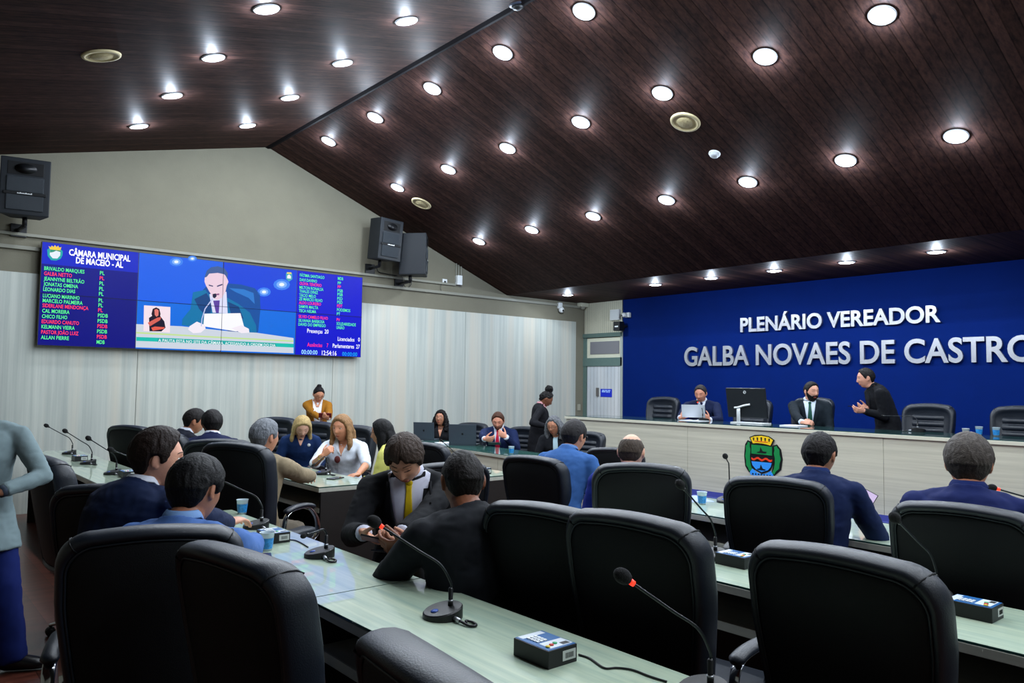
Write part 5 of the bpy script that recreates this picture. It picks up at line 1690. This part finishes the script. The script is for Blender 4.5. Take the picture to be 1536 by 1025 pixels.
    if beard:
        def bf(x, y, z):
            p = head_pt(x, y, z, 1.0, fem)
            ang = abs(math.degrees(math.atan2(x, y)))
            ln_ = interp([(0, -0.04), (22, -0.04), (40, -0.046), (60, -0.03), (78, 0.0), (88, 0.0), (180, 0.0)], ang)
            k = (1 - sstep(ln_ - 0.006, ln_ + 0.003, p.z)) * (1 - sstep(80, 92, ang))
            if abs(p.x) < 0.022 and -0.072 < p.z < -0.052: k = 0
            return p + V((x, y, z)).normalized() * (-0.006 + (beard + 0.006) * k)
        bm = new(); head_grid(bm, bf, 90, 60, HMl)
        bmesh.ops.recalc_face_normals(bm, faces=list(bm.faces))
        obj('beard', bm, hair_mat(beard_rgb or hair_rgb), body, True)
    # ---- upper garment
    k = s * bulk
    ks = s * (1 + (bulk - 1) * 0.45)
    fk = 0.88 if fem else 1.0
    bm = new()
    t0 = 1.0
    pts, rad = [], []
    sect = [(1.02, 0.066, 0.062, 0), (0.985, 0.085, 0.072, 0), (0.94, 0.135, 0.088, -0.004), (0.88, 0.172, 0.104, -0.006), (0.78, 0.178, 0.122, 0.002), (0.62, 0.172, 0.13, 0.012 if not fem else 0.02), (0.45, 0.16, 0.124, 0.008), (0.3, 0.152, 0.12, 0.0), (0.15, 0.162, 0.128, -0.004), (0.0, 0.178, 0.138, -0.008)]
    if top_kind == 'blouse': sect = sect[2:]
    for u, a_, b2, o_ in reversed(sect):
        # a slight slump: the middle of the back bows out
        bow = -0.03 * math.sin(PI * u) * (1 if lean > 4 else 0.3)
        pts.append(Pv.lerp(Nb, u) + Ft * (o_ + bow) * s); rad.append((a_ * k * fk, b2 * k * (0.95 if fem else 1)))
    if not seated or coat:
        hem = (0.16 if not coat else coat)
        pts.insert(0, Pv - UP * hem * s); rad.insert(0, (0.225 * k * fk, 0.18 * k))
    else:
        pts.insert(0, Pv - T * 0.06 * s); rad.insert(0, (0.18 * k * fk, 0.135 * k))
    tube(bm, pts, rad, 28, up=Ft)
    for sd in (1, -1):
        E_p, W, d_, n_, c_ = arms[sd]
        S_ = Sh[sd]
        tube(bm, [Nb - T * 0.03 * s + Rs * sd * 0.04 * s, Nb - T * 0.045 * s + Rs * sd * sw * 0.6, S_ - Rs * sd * 0.005], [0.046 * s, 0.048 * ks, 0.052 * ks], 14)
        puff = 1.0 if top_kind != 'knit' else 0.9
        limb(bm, S_, E_p, 0.060 * ks * fk * puff, 0.052 * ks * fk * puff, 6, 16, 0.003)
        if sleeve >= 0.99:
            W2 = W - (W - E_p).normalized() * 0.012
            tube(bm, [E_p, E_p.lerp(W2, 0.35), E_p.lerp(W2, 0.8), W2], [0.052 * ks * fk, 0.051 * ks * fk, 0.043 * ks * fk, 0.0405 * ks * fk], 16)
        else:
            tube(bm, [E_p, E_p.lerp(W, 0.12)], [0.054 * ks * fk, 0.055 * ks * fk], 16)
    if top_kind == 'suit':
        # jacket collar standing round the nape
        n_ = 18
        cp = []
        for i in range(n_):
            a = PI * (0.12 + 0.76 * i / (n_ - 1)) + PI
            cp.append(Nb + T * (0.016 - 0.045 * (1 - math.sin(a - PI)) ** 1.3) * s + Rs * math.cos(a) * 0.074 * s + Ft * (math.sin(a) * 0.066 + 0.0) * s)
        tube(bm, cp, [(0.011 * s, 0.02 * s)] * n_, 10, up=T)
    vx = 0.0105 if voxel < 0.006 else 0.014
    def wrinkle(co):
        p = co + sseed
        # folds run across the sleeve and under the shoulder
        a = noise.noise(V((p.x * 9, p.y * 9, p.z * 16)))
        b2 = noise.noise(V((p.x * 22, p.y * 22, p.z * 34)) + V((7, 3, 1)))
        return 0.0048 * a + 0.0026 * (1 - abs(b2) * 2.2)
    gname = {'suit': 'jacket', 'blouse': 'blouse', 'knit': 'top', 'shirt': 'shirt', 'coat': 'coat'}[top_kind]
    TM = cloth_mat(top)
    jk = melt(gname, loc(bm), vx, 3, wrinkle, TM, t)
    # ---- lower garment
    bm = new()
    ball(bm, Pv - UP * 0.02, (0.15 * k * fk, 0.13 * k, 0.12 * s), 20, 14, Matrix((Rs, F, UP)).transposed())
    for sd in (1, -1):
        hip, kn, an = legs[sd]
        if seated: limb(bm, hip, kn, 0.088 * k * fk, 0.068 * k, 5, 16); limb(bm, kn, an, 0.066 * k, 0.055, 5, 16)
        else: limb(bm, hip, kn, 0.098 * k * fk, 0.08 * k, 5, 16); tube(bm, [kn, kn.lerp(an, 0.6), an - UP * 0.03], [0.08 * k, 0.08, 0.084], 16)
    melt('trousers', loc(bm), 0.017, 3, wrinkle, cloth_mat(trousers), t)
    for sd in (1, -1):
        hip, kn, an = legs[sd]
        bm = new()
        c0 = V((an.x, an.y, floor))
        fd = ff
        if foot_yaw is not None and sd == 1: fd = F
        tube(bm, [c0 - fd * 0.06 + UP * 0.045, c0 - fd * 0.02 + UP * 0.052, c0 + fd * 0.06 + UP * 0.043, c0 + fd * 0.13 + UP * 0.034, c0 + fd * 0.175 + UP * 0.028], [(0.026, 0.034), (0.036, 0.05), (0.042, 0.041), (0.043, 0.031), (0.022, 0.02)], 14, up=UP)
        for v in bm.verts: v.co.z = max(v.co.z, floor + 0.002)
        obj('shoe', loc(bm), mat('shoe_%d' % shoes[0], shoes, rough=0.35), t, True)
    # ---- things laid over the chest, found by looking back at the jacket from in front
    bvh = BVHTree.FromPolygons([v.co + origin for v in jk.data.vertices], [tuple(p_.vertices) for p_ in jk.data.polygons])
    def chest(u, v, off):
        o_ = Nb + dn * v + Rs * u - Ft * 0.02
        h_ = bvh.ray_cast(o_, Ft, 0.3)
        if h_[0] is None or (h_[0] - o_).length < 0.03 * s:
            o_ = Nb + dn * v + Rs * u + Ft * 0.22 * s
            h_ = bvh.ray_cast(o_, -Ft)
        if h_[0] is None: return None
        return h_[0] + Ft * off
    def patch(nm, rows, off, m, par=None, thick=0.004, nc=8):
        """rows: (v, u_left, u_right)"""
        bm = new(); A, Bk = [], []
        for v_, ul, ur in rows:
            ra, rb_ = [], []
            for i in range(nc + 1):
                p_ = chest(ul + (ur - ul) * i / nc, v_, off)
                if p_ is None: p_ = Nb + dn * v_ + Rs * (ul + (ur - ul) * i / nc) + Ft * (0.05 * s + off)
                ra.append(bm.verts.new(p_ - origin)); rb_.append(bm.verts.new(p_ - Ft * (thick + off + 0.002) - origin))
            A.append(ra); Bk.append(rb_)
        nr_ = len(rows)
        for j in range(nr_ - 1):
            for i in range(nc):
                bm.faces.new((A[j][i], A[j + 1][i], A[j + 1][i + 1], A[j][i + 1]))
            bm.faces.new((A[j][0], Bk[j][0], Bk[j + 1][0], A[j + 1][0]))
            bm.faces.new((A[j][nc], A[j + 1][nc], Bk[j + 1][nc], Bk[j][nc]))
        for i in range(nc):
            bm.faces.new((A[0][i], A[0][i + 1], Bk[0][i + 1], Bk[0][i]))
            bm.faces.new((A[-1][i], Bk[-1][i], Bk[-1][i + 1], A[-1][i + 1]))
        bmesh.ops.recalc_face_normals(bm, faces=list(bm.faces))
        return obj(nm, bm, m, par or t, True)
    NR = 16
    facing_cam = Ft.dot((CAM - Nb).normalized()) > -0.35
    if top_kind in ('suit', 'coat') and facing_cam:
        def wv(v_): return max(0.001, vw * s * max(0.0, 1 - max(0, v_) / (vlen * s)) ** 0.8)
        rows = [(v_, -wv(v_), wv(v_)) for v_ in [(-0.01 + (vlen + 0.01) * i / NR) * s for i in range(NR + 1)]]
        sf = patch('shirt_front', rows, 0.006, cloth_mat(shirt))
        for sd in (1, -1):
            rr = []
            for i in range(NR + 1):
                v_ = (0.03 + (vlen - 0.005) * i / NR) * s
                w_ = wv(v_)
                lw = (0.012 + 0.036 * sstep(0, 0.3, i / NR) * (1 - sstep(0.35, 1.0, i / NR))) * s
                a_, b2 = sd * (w_ - 0.002), sd * (w_ + lw)
                rr.append((v_, min(a_, b2), max(a_, b2)))
            patch('lapel', rr, 0.010, TM, jk, nc=4)
        if tie:
            rr = []
            for i in range(NR + 1):
                v_ = (0.03 + (vlen - 0.03) * i / NR) * s
                hw = (0.016 if i < 1 else 0.012 + 0.022 * min(1, i / NR * 1.3)) * s
                hw = min(hw, wv(v_) + 0.006) if vlen < 0.34 else hw
                rr.append((v_, -hw, hw))
            tp = patch('necktie', rr, 0.012, cloth_mat(tie, rough=0.5), nc=5)
            bm = new(); c_ = chest(0, 0.028 * s, 0.006)
            if c_: ball(bm, c_ - origin, (0.019 * s, 0.011 * s, 0.017 * s), 12, 8, Matrix((Rs, Ft, T)).transposed()); obj('tie_knot', bm, cloth_mat(tie, rough=0.5), tp, True)
    if collar and top_kind in ('suit', 'shirt', 'coat'):
        bm = new()
        n_ = 22
        cp = []
        for i in range(n_ + 1):
            a = -PI / 2 + 0.30 + (2 * PI - 0.6) * i / n_ + PI
            fr = max(0, math.sin(a))
            cp.append(Nb + T * (0.03 - 0.038 * fr) * s + Rs * math.cos(a) * (nr + 0.006) + Ft * (math.sin(a) * (nr + 0.004) + 0.004))
        tube(bm, cp, [(0.004 * s, 0.017 * s)] * (n_ + 1), 8, up=T)
        obj('shirt_collar', loc(bm), cloth_mat(shirt), t, True)
    if top_kind in ('suit', 'coat'):
        for sd in (1, -1):
            E_p, W, d_, n_, c_ = arms[sd]
            fd = (W - E_p).normalized()
            bm = new(); tube(bm, [W - fd * 0.03, W + fd * 0.006], [0.0375 * s * fk, 0.0365 * s * fk], 16)
            obj('shirt_cuff', loc(bm), cloth_mat(shirt), t, True)
    return dict(t=t, body=body, Nb=Nb, T=T, F=F, Ft=Ft, Rs=Rs, chest=chest, patch=patch, Hc=Hc, HM=HM, HMl=HMl, origin=origin, arms=arms, Pv=Pv, Sh=Sh, s=s, jk=jk)


def hold(sd, yaw, p, up=0.1, curl=0.6, drop=0.25):
    """arm and hand of someone holding a small thing before the belly"""
    F_, R_ = comp(yaw), comp(yaw + 90)
    return dict(p=p, d=F_ * 0.75 - R_ * sd * 0.5 + UP * up, n=UP * 0.75 - R_ * sd * 0.55, pole=-UP + R_ * sd * drop - F_ * 0.3, curl=curl)


def W_(px, py, D): return at_d(px, py, D)
def acc(P, name, bm, m, under=None, smooth=True):
    for v in bm.verts: v.co -= P['origin']
    return obj(name, bm, m, under or P['t'], smooth)
def bracelet(P, sd, rgb, w=0.012, back=0.02, metal=0.0, nm='wristwatch'):
    E_p, W, *_r = P['arms'][sd]
    fd = (W - E_p).normalized()
    bm = new(); tube(bm, [W - fd * back, W - fd * (back - w)], [0.031 * P['s']] * 2, 16)
    acc(P, nm, bm, mat('watch_%d_%d_%d' % rgb, rgb, rough=0.3, metal=metal))

def quat_plane(d, n):
    """long axis (local Y) along d, screen (local Z) facing n"""
    y = V(d).normalized(); z = (V(n) - y * V(n).dot(y)).normalized(); x = y.cross(z)
    return Matrix((x, y, z)).transposed().to_quaternion()

NAVY = (13, 24, 52)
# 1 standing woman at the left edge
P = make_person('person standing at the left edge in a grey jacket and blue trousers, forearm bent', -30, 607, 4.0, 196, 200, 8, s=0.93, fem=True, seated=False, lean=2,
                hair='short', hair_rgb=(30, 22, 20), top=(118, 136, 140), top_kind='coat', trousers=(14, 30, 92), shoes=(20, 20, 24), shirt=(60, 70, 84), shoulder=0.215, bulk=1.12,
                skin=(178, 126, 98), foot_yaw=118, collar=False, voxel=0.005, coat=0.2, stance=0.19,
                lh=dict(p=W_(2, 738, 3.86), d=comp(285) + UP * 0.1, n=-UP + comp(20), pole=comp(100) * 0.8 - UP * 0.6, curl=0.6), rh=dict(p=W_(-55, 735, 3.86), d=comp(110), n=-UP, pole=comp(285) - UP * 0.5, curl=0.6))
# 2 navy profile man
P = make_person('person in a navy suit seen in profile, facing right, leaning on the desk at left', 236, 690, 3.35, 66, 104, 4, hr=0, s=1.06, lean=11, skin=(206, 150, 124), hair='short', hair_rgb=(30, 20, 16), hair_t=0.017,
                top=(10, 26, 58), shirt=(214, 220, 232), tie=(70, 120, 120), voxel=0.0042, bulk=1.22, shoulder=0.205,
                rh=dict(p=V((1.44, 3.84, ZG + 0.07)), d=comp(60) + UP * 0.1, n=-UP, pole=comp(160) - UP * 0.4, curl=0.3), lh=dict(p=V((1.38, 3.98, ZG + 0.05)), d=comp(120), n=-UP, pole=comp(-20) - UP * 0.3, curl=0.5))
bracelet(P, 1, (222, 222, 226), 0.022, 0.012)
# 3 light blue back
P = make_person('person in a light blue suit, seen from behind, dark hair, left foreground', 293, 738, 2.98, 50, 58, 14, hr=-3, s=1.07, lean=1, skin=(160, 106, 80), hair='short', hair_rgb=(14, 13, 15), hair_t=0.018,
                top=(72, 106, 166), shirt=(120, 156, 206), voxel=0.0042, bulk=1.18, shoulder=0.195,
                rh=dict(p=V((1.42, 3.5, ZG + 0.05)), d=comp(10), n=-UP, pole=comp(120) * 0.4 - UP, curl=0.8), lh=dict(p=V((1.33, 3.66, ZG + 0.06)), d=comp(60), n=-UP, pole=comp(-60) - UP * 0.4, curl=0.8))
# 4, 5 pair at the back left
P = make_person('person in a dark suit in profile at the back left, facing his neighbour in navy', 291, 633, 7.4, 85, 102, 12, lean=8, skin=(170, 112, 84), hair='short', hair_rgb=(20, 16, 16), top=(16, 20, 34), tie=(40, 40, 60), voxel=0.007)
P = make_person('person in a navy suit seen from behind at the back left, beside the profile man', 318, 637, 6.9, 30, 8, 10, lean=10, skin=(168, 112, 86), hair='mop', hair_rgb=(16, 13, 15), hair_t=0.016, top=(14, 22, 58), voxel=0.007)
# 6 tan suit
P = make_person('person with grey hair in a tan suit, back to camera, arm on the desk', 397, 657, 5.35, 52, 74, 0, s=1.02, lean=7, skin=(198, 140, 112), hair='short', hair_rgb=(112, 116, 122), hair_t=0.013, top=(136, 122, 98), shirt=(200, 204, 210), trousers=(96, 88, 76), bulk=1.1, voxel=0.005,
                rh=dict(p=V((2.72, 5.52, ZG + 0.045)), d=comp(20), n=-UP, pole=comp(130)*0.5 - UP, curl=0.5), lh=dict(p=V((2.74, 5.95, ZG + 0.045)), d=comp(80), n=-UP, pole=comp(-30) - UP * 0.4))
# 7 blonde
P = make_person('person with wavy blonde hair looking down, navy top with a white brooch', 453, 641, 8.05, 205, 196, 32, s=0.96, fem=True, lean=12, skin=(214, 164, 140), hair='blond', hair_rgb=(176, 152, 104), hair_t=0.022, top=(10, 36, 76), top_kind='blouse', eyes='down', voxel=0.007, collar=False)
P['patch']('neckline', [((0.0 + 0.11 * i / 8) * P['s'], -0.05 * (1 - i / 8.2), 0.05 * (1 - i / 8.2)) for i in range(9)], 0.003, skin_mat((214, 164, 140)))
bm = new(); ball(bm, P['chest'](-0.085, 0.10, 0.004), (0.018, 0.006, 0.018), 12, 8, Matrix((P['Rs'], P['Ft'], P['T'])).transposed()); acc(P, 'brooch', bm, M_white)
# 8 white blouse
P = make_person('person with long blonde-brown hair in a white blouse, hand raised to the chest', 513, 643, 7.35, 222, 240, 4, s=1.02, fem=True, lean=6, skin=(200, 138, 106), hair='blond', hair_rgb=(140, 106, 72), hair_t=0.02, top=(212, 220, 232), top_kind='blouse', sleeve=0.5, voxel=0.006, eyes='open', collar=False, bulk=1.12,
                rh=dict(p=W_(484, 684, 6.95), d=comp(130) * 0.7 + UP * 0.7, n=-comp(222) * 0.6 + comp(120) * 0.4, pole=comp(300) * 0.8 - UP * 1.0, curl=0.6), lh=dict(p=W_(537, 712, 6.9), d=comp(250), n=-UP, pole=comp(110) - UP * 0.6))
P['patch']('neckline', [((-0.005 + 0.15 * i / 8), -0.052 * (1 - i / 8.2), 0.052 * (1 - i / 8.2)) for i in range(9)], 0.003, skin_mat((200, 138, 106)))
for sd in (1, -1):
    P['patch']('blouse_collar', [((0.0 + 0.13 * i / 8), *sorted((sd * (0.055 * (1 - i / 8.5)), sd * (0.055 * (1 - i / 8.5) + 0.03 * math.sin(PI * i / 8))))) for i in range(9)], 0.007, cloth_mat((222, 228, 238)))
bracelet(P, 1, (220, 180, 90), 0.006, 0.05, 0.8, 'bracelet')
bm = new(); ball(bm, P['chest'](0.03, 0.17, 0.02), (0.03, 0.01, 0.035), 10, 8, Matrix((P['Rs'], P['Ft'], P['T'])).transposed()); acc(P, 'pendant', bm, mat('dark_red', (100, 44, 44), rough=0.6))
# 9 mustard blazer
wr, wl = W_(482.5, 629, 10.25), W_(492, 628, 10.25)
P = make_person('person standing by the screen wall in a mustard blazer, looking at a phone', 478, 592, 10.6, 205, 193, 30, s=0.93, fem=True, seated=False, lean=3, skin=(196, 138, 108), hair='topknot', hair_rgb=(16, 12, 14), hair_t=0.008, top=(150, 98, 22), top_kind='coat', shirt=(226, 226, 230), trousers=(18, 18, 26), glasses=True, eyes='down', voxel=0.007, collar=False, vlen=0.62, vw=0.075, coat=0.26,
                rh=hold(1, 205, wr, 0.3), lh=hold(-1, 205, wl, 0.3))
P['patch']('neckline', [((-0.005 + 0.10 * i / 8), -0.055 * (1 - i / 12), 0.055 * (1 - i / 12)) for i in range(9)], 0.007, skin_mat((196, 138, 108)))
ph = phone('red-backed phone held by the woman in the mustard blazer', (wr + wl) / 2 + comp(205) * 0.05 + UP * 0.045, quat_plane(comp(300), comp(25) + UP * 0.8), lit=mat('phone_dim2', (60, 60, 80), rough=0.1), size=1.1)
ph.children[0].data = ph.children[0].data.copy(); ph.children[0].data.materials[0] = mat('phone_red', (120, 36, 40), rough=0.4)
# 10 yellow shirt
P = make_person('person with long straight black hair and a pale yellow shirt, turned away left', 573, 650, 6.75, 316, 318, 6, s=0.95, fem=True, lean=6, skin=(190, 134, 106), hair='straight', hair_rgb=(9, 9, 12), hair_t=0.018, top=(206, 204, 112), top_kind='blouse', glasses=True, voxel=0.007, collar=False)
# 11 yellow tie
wr, wl = W_(546, 800, 3.62), W_(597, 806, 3.55)
P = make_person('person in a black suit and yellow tie looking down at a phone, centre', 608, 690, 3.98, 214, 226, 38, hr=4, s=1.06, lean=14, skin=(196, 142, 114), hair='mop', hair_rgb=(52, 40, 33), hair_t=0.02, top=(11, 13, 18), shirt=(196, 198, 214), tie=(206, 176, 20), vlen=0.52, vw=0.105, eyes='down', voxel=0.0042, bulk=1.08, trousers=(12, 13, 18),
                rh=hold(1, 200, wr, -0.3, 0.85, 0.5), lh=hold(-1, 215, wl, -0.3, 0.85, 0.3))
phone('dark blue phone held by the man with the yellow tie', W_(566, 812, 3.47), quat_plane(comp(130) - UP * 0.2, UP + comp(30) * 0.5))
# 12 dark back
wl = W_(612, 822, 3.42)
P = make_person('person with a shaved dark head in a black suit, back to camera, centre', 694, 724, 3.22, 8, 24, 14, s=1.09, lean=9, skin=(128, 78, 54), hair='short', hair_rgb=(20, 16, 15), hair_t=0.0055, top=(15, 18, 24), shirt=(40, 44, 54), voxel=0.0042, bulk=1.16, trousers=(12, 13, 18), collar=False,
                lh=dict(p=wl, d=comp(312) + UP * 0.0, n=UP * 0.6 + comp(20), pole=-UP * 0.9 + comp(290) * 0.7, curl=0.5), rh=dict(p=W_(735, 850, 3.3), d=comp(0), n=-UP))
phone('pale-edged phone held low by the black-suited man seen from behind', W_(584, 829, 3.5), quat_plane(comp(320), UP + comp(20) * 0.3), lit=mat('phone_violet', (96, 96, 150), rough=0.1))
# 13 curls at the staff table
P = make_person('person with long dark curly hair and glasses at the staff table, looking up', 661, 628, 11.2, 222, 236, -10, s=0.94, fem=True, lean=4, skin=(180, 124, 96), hair='curly', hair_rgb=(13, 10, 11), hair_t=0.02, top=(12, 13, 18), top_kind='blouse', glasses=True, voxel=0.007, collar=False)
P['patch']('neckline', [((-0.005 + 0.16 * i / 8), -0.045 * (1 - i / 8.2), 0.045 * (1 - i / 8.2)) for i in range(9)], 0.003, skin_mat((180, 124, 96)))
# 14 red tie
P = make_person('person in a navy suit and red tie with a hand over the mouth, staff table', 747, 632, 10.1, 228, 226, 22, lean=10, s=1.0, skin=(206, 142, 116), hair='short', hair_rgb=(70, 44, 32), hair_t=0.009, top=(13, 28, 66), tie=(190, 24, 60), eyes='down', voxel=0.0065, beard=0.003, beard_rgb=(110, 70, 52), bulk=1.08, vlen=0.34,
                lh=dict(p=W_(759, 656, 9.8), d=comp(310) * 0.8 + UP * 0.5, n=comp(45), pole=comp(130) * 0.6 - UP * 1.0, curl=0.55), rh=dict(p=W_(727, 666, 9.3), d=comp(140), n=comp(50) + UP * 0.4, pole=comp(310) - UP * 0.5, curl=0.6))
phone('red-cased phone in the hand of the man with the red tie', W_(742, 666, 9.22), quat_plane(comp(130), UP + comp(60) * 0.5), lit=mat('phone_dim2', (60, 60, 80), rough=0.1))
# 15 bun woman
P = make_person('person standing with a high curly bun, long black coat, facing right', 819, 599, 10.3, 128, 122, 30, s=0.9, fem=True, seated=False, lean=3, skin=(120, 76, 54), hair='bun', hair_rgb=(11, 9, 10), hair_t=0.012, top=(13, 14, 20), top_kind='coat', shirt=(178, 130, 136), trousers=(14, 14, 18), eyes='down', voxel=0.007, coat=0.5, vlen=0.5, vw=0.07,
                rh=dict(p=W_(823, 641, 10.0), d=comp(60) + UP * 0.3, n=UP, pole=comp(250) - UP, curl=0.6), lh=dict(p=W_(828, 640, 10.1), d=comp(150) + UP * 0.3, n=UP, pole=comp(30) - UP, curl=0.6))
# 16 grey-haired woman
P = make_person('person with wavy grey hair and glasses, dark top with pale scarf, staff table', 831, 639, 9.2, 236, 250, 14, s=0.98, fem=True, lean=8, skin=(176, 120, 92), hair='wavy', hair_rgb=(92, 94, 98), hair_t=0.013, top=(14, 16, 22), top_kind='blouse', glasses=True, eyes='down', voxel=0.007, collar=False)
P['patch']('scarf', [((0.0 + 0.2 * i / 8), -0.03 - 0.02 * i / 8, 0.02 - 0.01 * i / 8) for i in range(9)], 0.01, cloth_mat((164, 190, 200)))
# 17 blue suit with glasses
P = make_person('person in a mid-blue suit and glasses seen from behind, leaning on the desk', 861, 656, 5.6, 70, 84, 10, s=1.0, lean=16, skin=(184, 126, 100), hair='short', hair_rgb=(34, 32, 34), hair_t=0.012, top=(50, 90, 148), shirt=(90, 126, 180), glasses=True, voxel=0.0055, bulk=1.02, shoulder=0.18,
                rh=dict(p=W_(893, 735, 5.6), d=comp(60), n=-UP, pole=comp(150) * 0.3 - UP, curl=0.5), lh=dict(p=V((4.25, 4.0, ZG + 0.02)), d=comp(70), n=-UP))
# 18 bald man
P = make_person('person with a bald crown and royal blue collar, behind a black chair', 947, 680, 4.7, 56, 62, 8, s=0.98, lean=12, skin=(208, 158, 132), hair='horseshoe', hair_rgb=(66, 56, 48), hair_t=0.005, top=(20, 38, 128), shirt=(24, 44, 150), voxel=0.0055, trousers=(20, 22, 34))
# 19 navy man with a phone
wr = W_(1307, 781, 4.3)
P = make_person('person in a dark blue suit, back to camera, holding a lit phone, right', 1229, 684, 4.18, 68, 84, 10, s=1.02, lean=6, skin=(160, 106, 80), hair='short', hair_rgb=(20, 18, 20), hair_t=0.010, top=(10, 27, 66), shirt=(14, 36, 84), voxel=0.0048, bulk=1.02, shoulder=0.18,
                rh=dict(p=wr, d=comp(70) + UP * 0.6, n=comp(330) + UP * 0.1, pole=comp(160) * 0.5 - UP * 1.0, curl=0.75), lh=dict(p=V((4.1, 2.3, ZG + 0.05)), d=comp(100), n=-UP))
M_pscr = glow('phone_lit', (214, 196, 236), 1.0)
phone('lit white-screened phone held up by the man in dark blue', W_(1298, 756, 4.35), quat_plane(UP * 0.8 + comp(130) * 0.5, -comp(66) + UP * 0.55), lit=M_pscr)
# 20 grey-brown hair man
P = make_person('person with grey-brown hair in a navy suit, back to camera, right edge', 1453, 698, 3.4, 74, 73, 6, s=1.06, lean=4, skin=(188, 124, 92), hair='short', hair_rgb=(66, 60, 56), hair_t=0.017, top=(12, 26, 78), shirt=(16, 34, 90), voxel=0.0048, bulk=1.12)
# 21 reading man on the platform
p21 = W_(1024, 624, 10.15)
P = make_person('person in a navy suit reading a white sheet into a red-lit microphone, platform', 1051, 591, 10.6, 238, 250, 16, s=1.0, lean=8, floor=0.3, skin=(198, 136, 110), hair='short', hair_rgb=(40, 36, 36), hair_t=0.009, top=(12, 24, 56), tie=(40, 36, 66), eyes='down', voxel=0.0065,
                rh=dict(p=W_(1019, 629, 10.2), d=comp(150) + UP * 0.5, n=comp(60), pole=comp(320) - UP, curl=0.7), lh=dict(p=W_(1064, 630, 10.2), d=comp(290) + UP * 0.6, n=comp(40), pole=comp(140) - UP, curl=0.6))
pp = slab_at('paper_sheet', 'white sheet held up by the man reading on the platform', 'paper', W_(1040, 617, 10.1), 0.3, 0.21, 0.001, M_paper, 0)
pp.rotation_mode = 'QUATERNION'; pp.rotation_quaternion = quat_plane(UP * 0.55 - comp(238) * 0.0 + comp(58) * -0.1 + comp(238) * 0.3, comp(238) + UP * 0.2)
# 22 bearded man
P = make_person('person with a dark beard in a dark suit and green tie, seated on the platform', 1217, 588, 9.45, 240, 206, 4, s=1.0, lean=4, floor=0.3, skin=(206, 150, 126), hair='short', hair_rgb=(20, 16, 16), hair_t=0.009, top=(16, 26, 34), shirt=(204, 216, 230), tie=(20, 74, 60), beard=0.009, voxel=0.0062, eyes='down', vlen=0.4, vw=0.075, bulk=1.08,
                rh=dict(p=W_(1203, 634, 9.05), d=comp(150) + UP * 0.05, n=-UP + comp(60), pole=comp(320) - UP * 0.6, curl=0.45))
# 23 standing man on the platform
P = make_person('person standing bent forward on the platform in black, facing left, phone in hand', 1299, 568, 9.2, 318, 322, 8, s=1.0, seated=False, lean=20, floor=0.3, skin=(210, 152, 128), hair='short', hair_rgb=(18, 15, 16), hair_t=0.009, top=(13, 15, 20), top_kind='suit', shirt=(13, 15, 20), trousers=(12, 13, 18), voxel=0.0062,
                lh=dict(p=W_(1297, 617, 8.95), d=comp(318) + UP * 0.1, n=comp(60) + UP * 0.5, pole=-UP, curl=0.5), rh=dict(p=W_(1302, 612, 9.2), d=comp(318), n=-comp(60) + UP * 0.4, pole=-UP + comp(140) * 0.5, curl=0.5))
phone('dark phone in the hands of the standing man on the platform', W_(1283, 612, 9.05), quat_plane(comp(318) + UP * 0.2, UP - comp(318) * 0.3))

# ---------------------------------------------------------------- light and air
w = bpy.data.worlds.new('room_air'); scene.world = w
w.use_nodes = True
w.node_tree.nodes['Background'].inputs[0].default_value = (0.3, 0.4, 0.6, 1)
w.node_tree.nodes['Background'].inputs[1].default_value = 0.05
lamp_bm['light'].energy = 12.2
lamp_bm['light'].color = (0.90, 0.955, 1.0)
lamp_bm['glow'].energy = 20.0
scene.view_settings.exposure = 0.0
bpy.data.scenes.remove(BENCH)
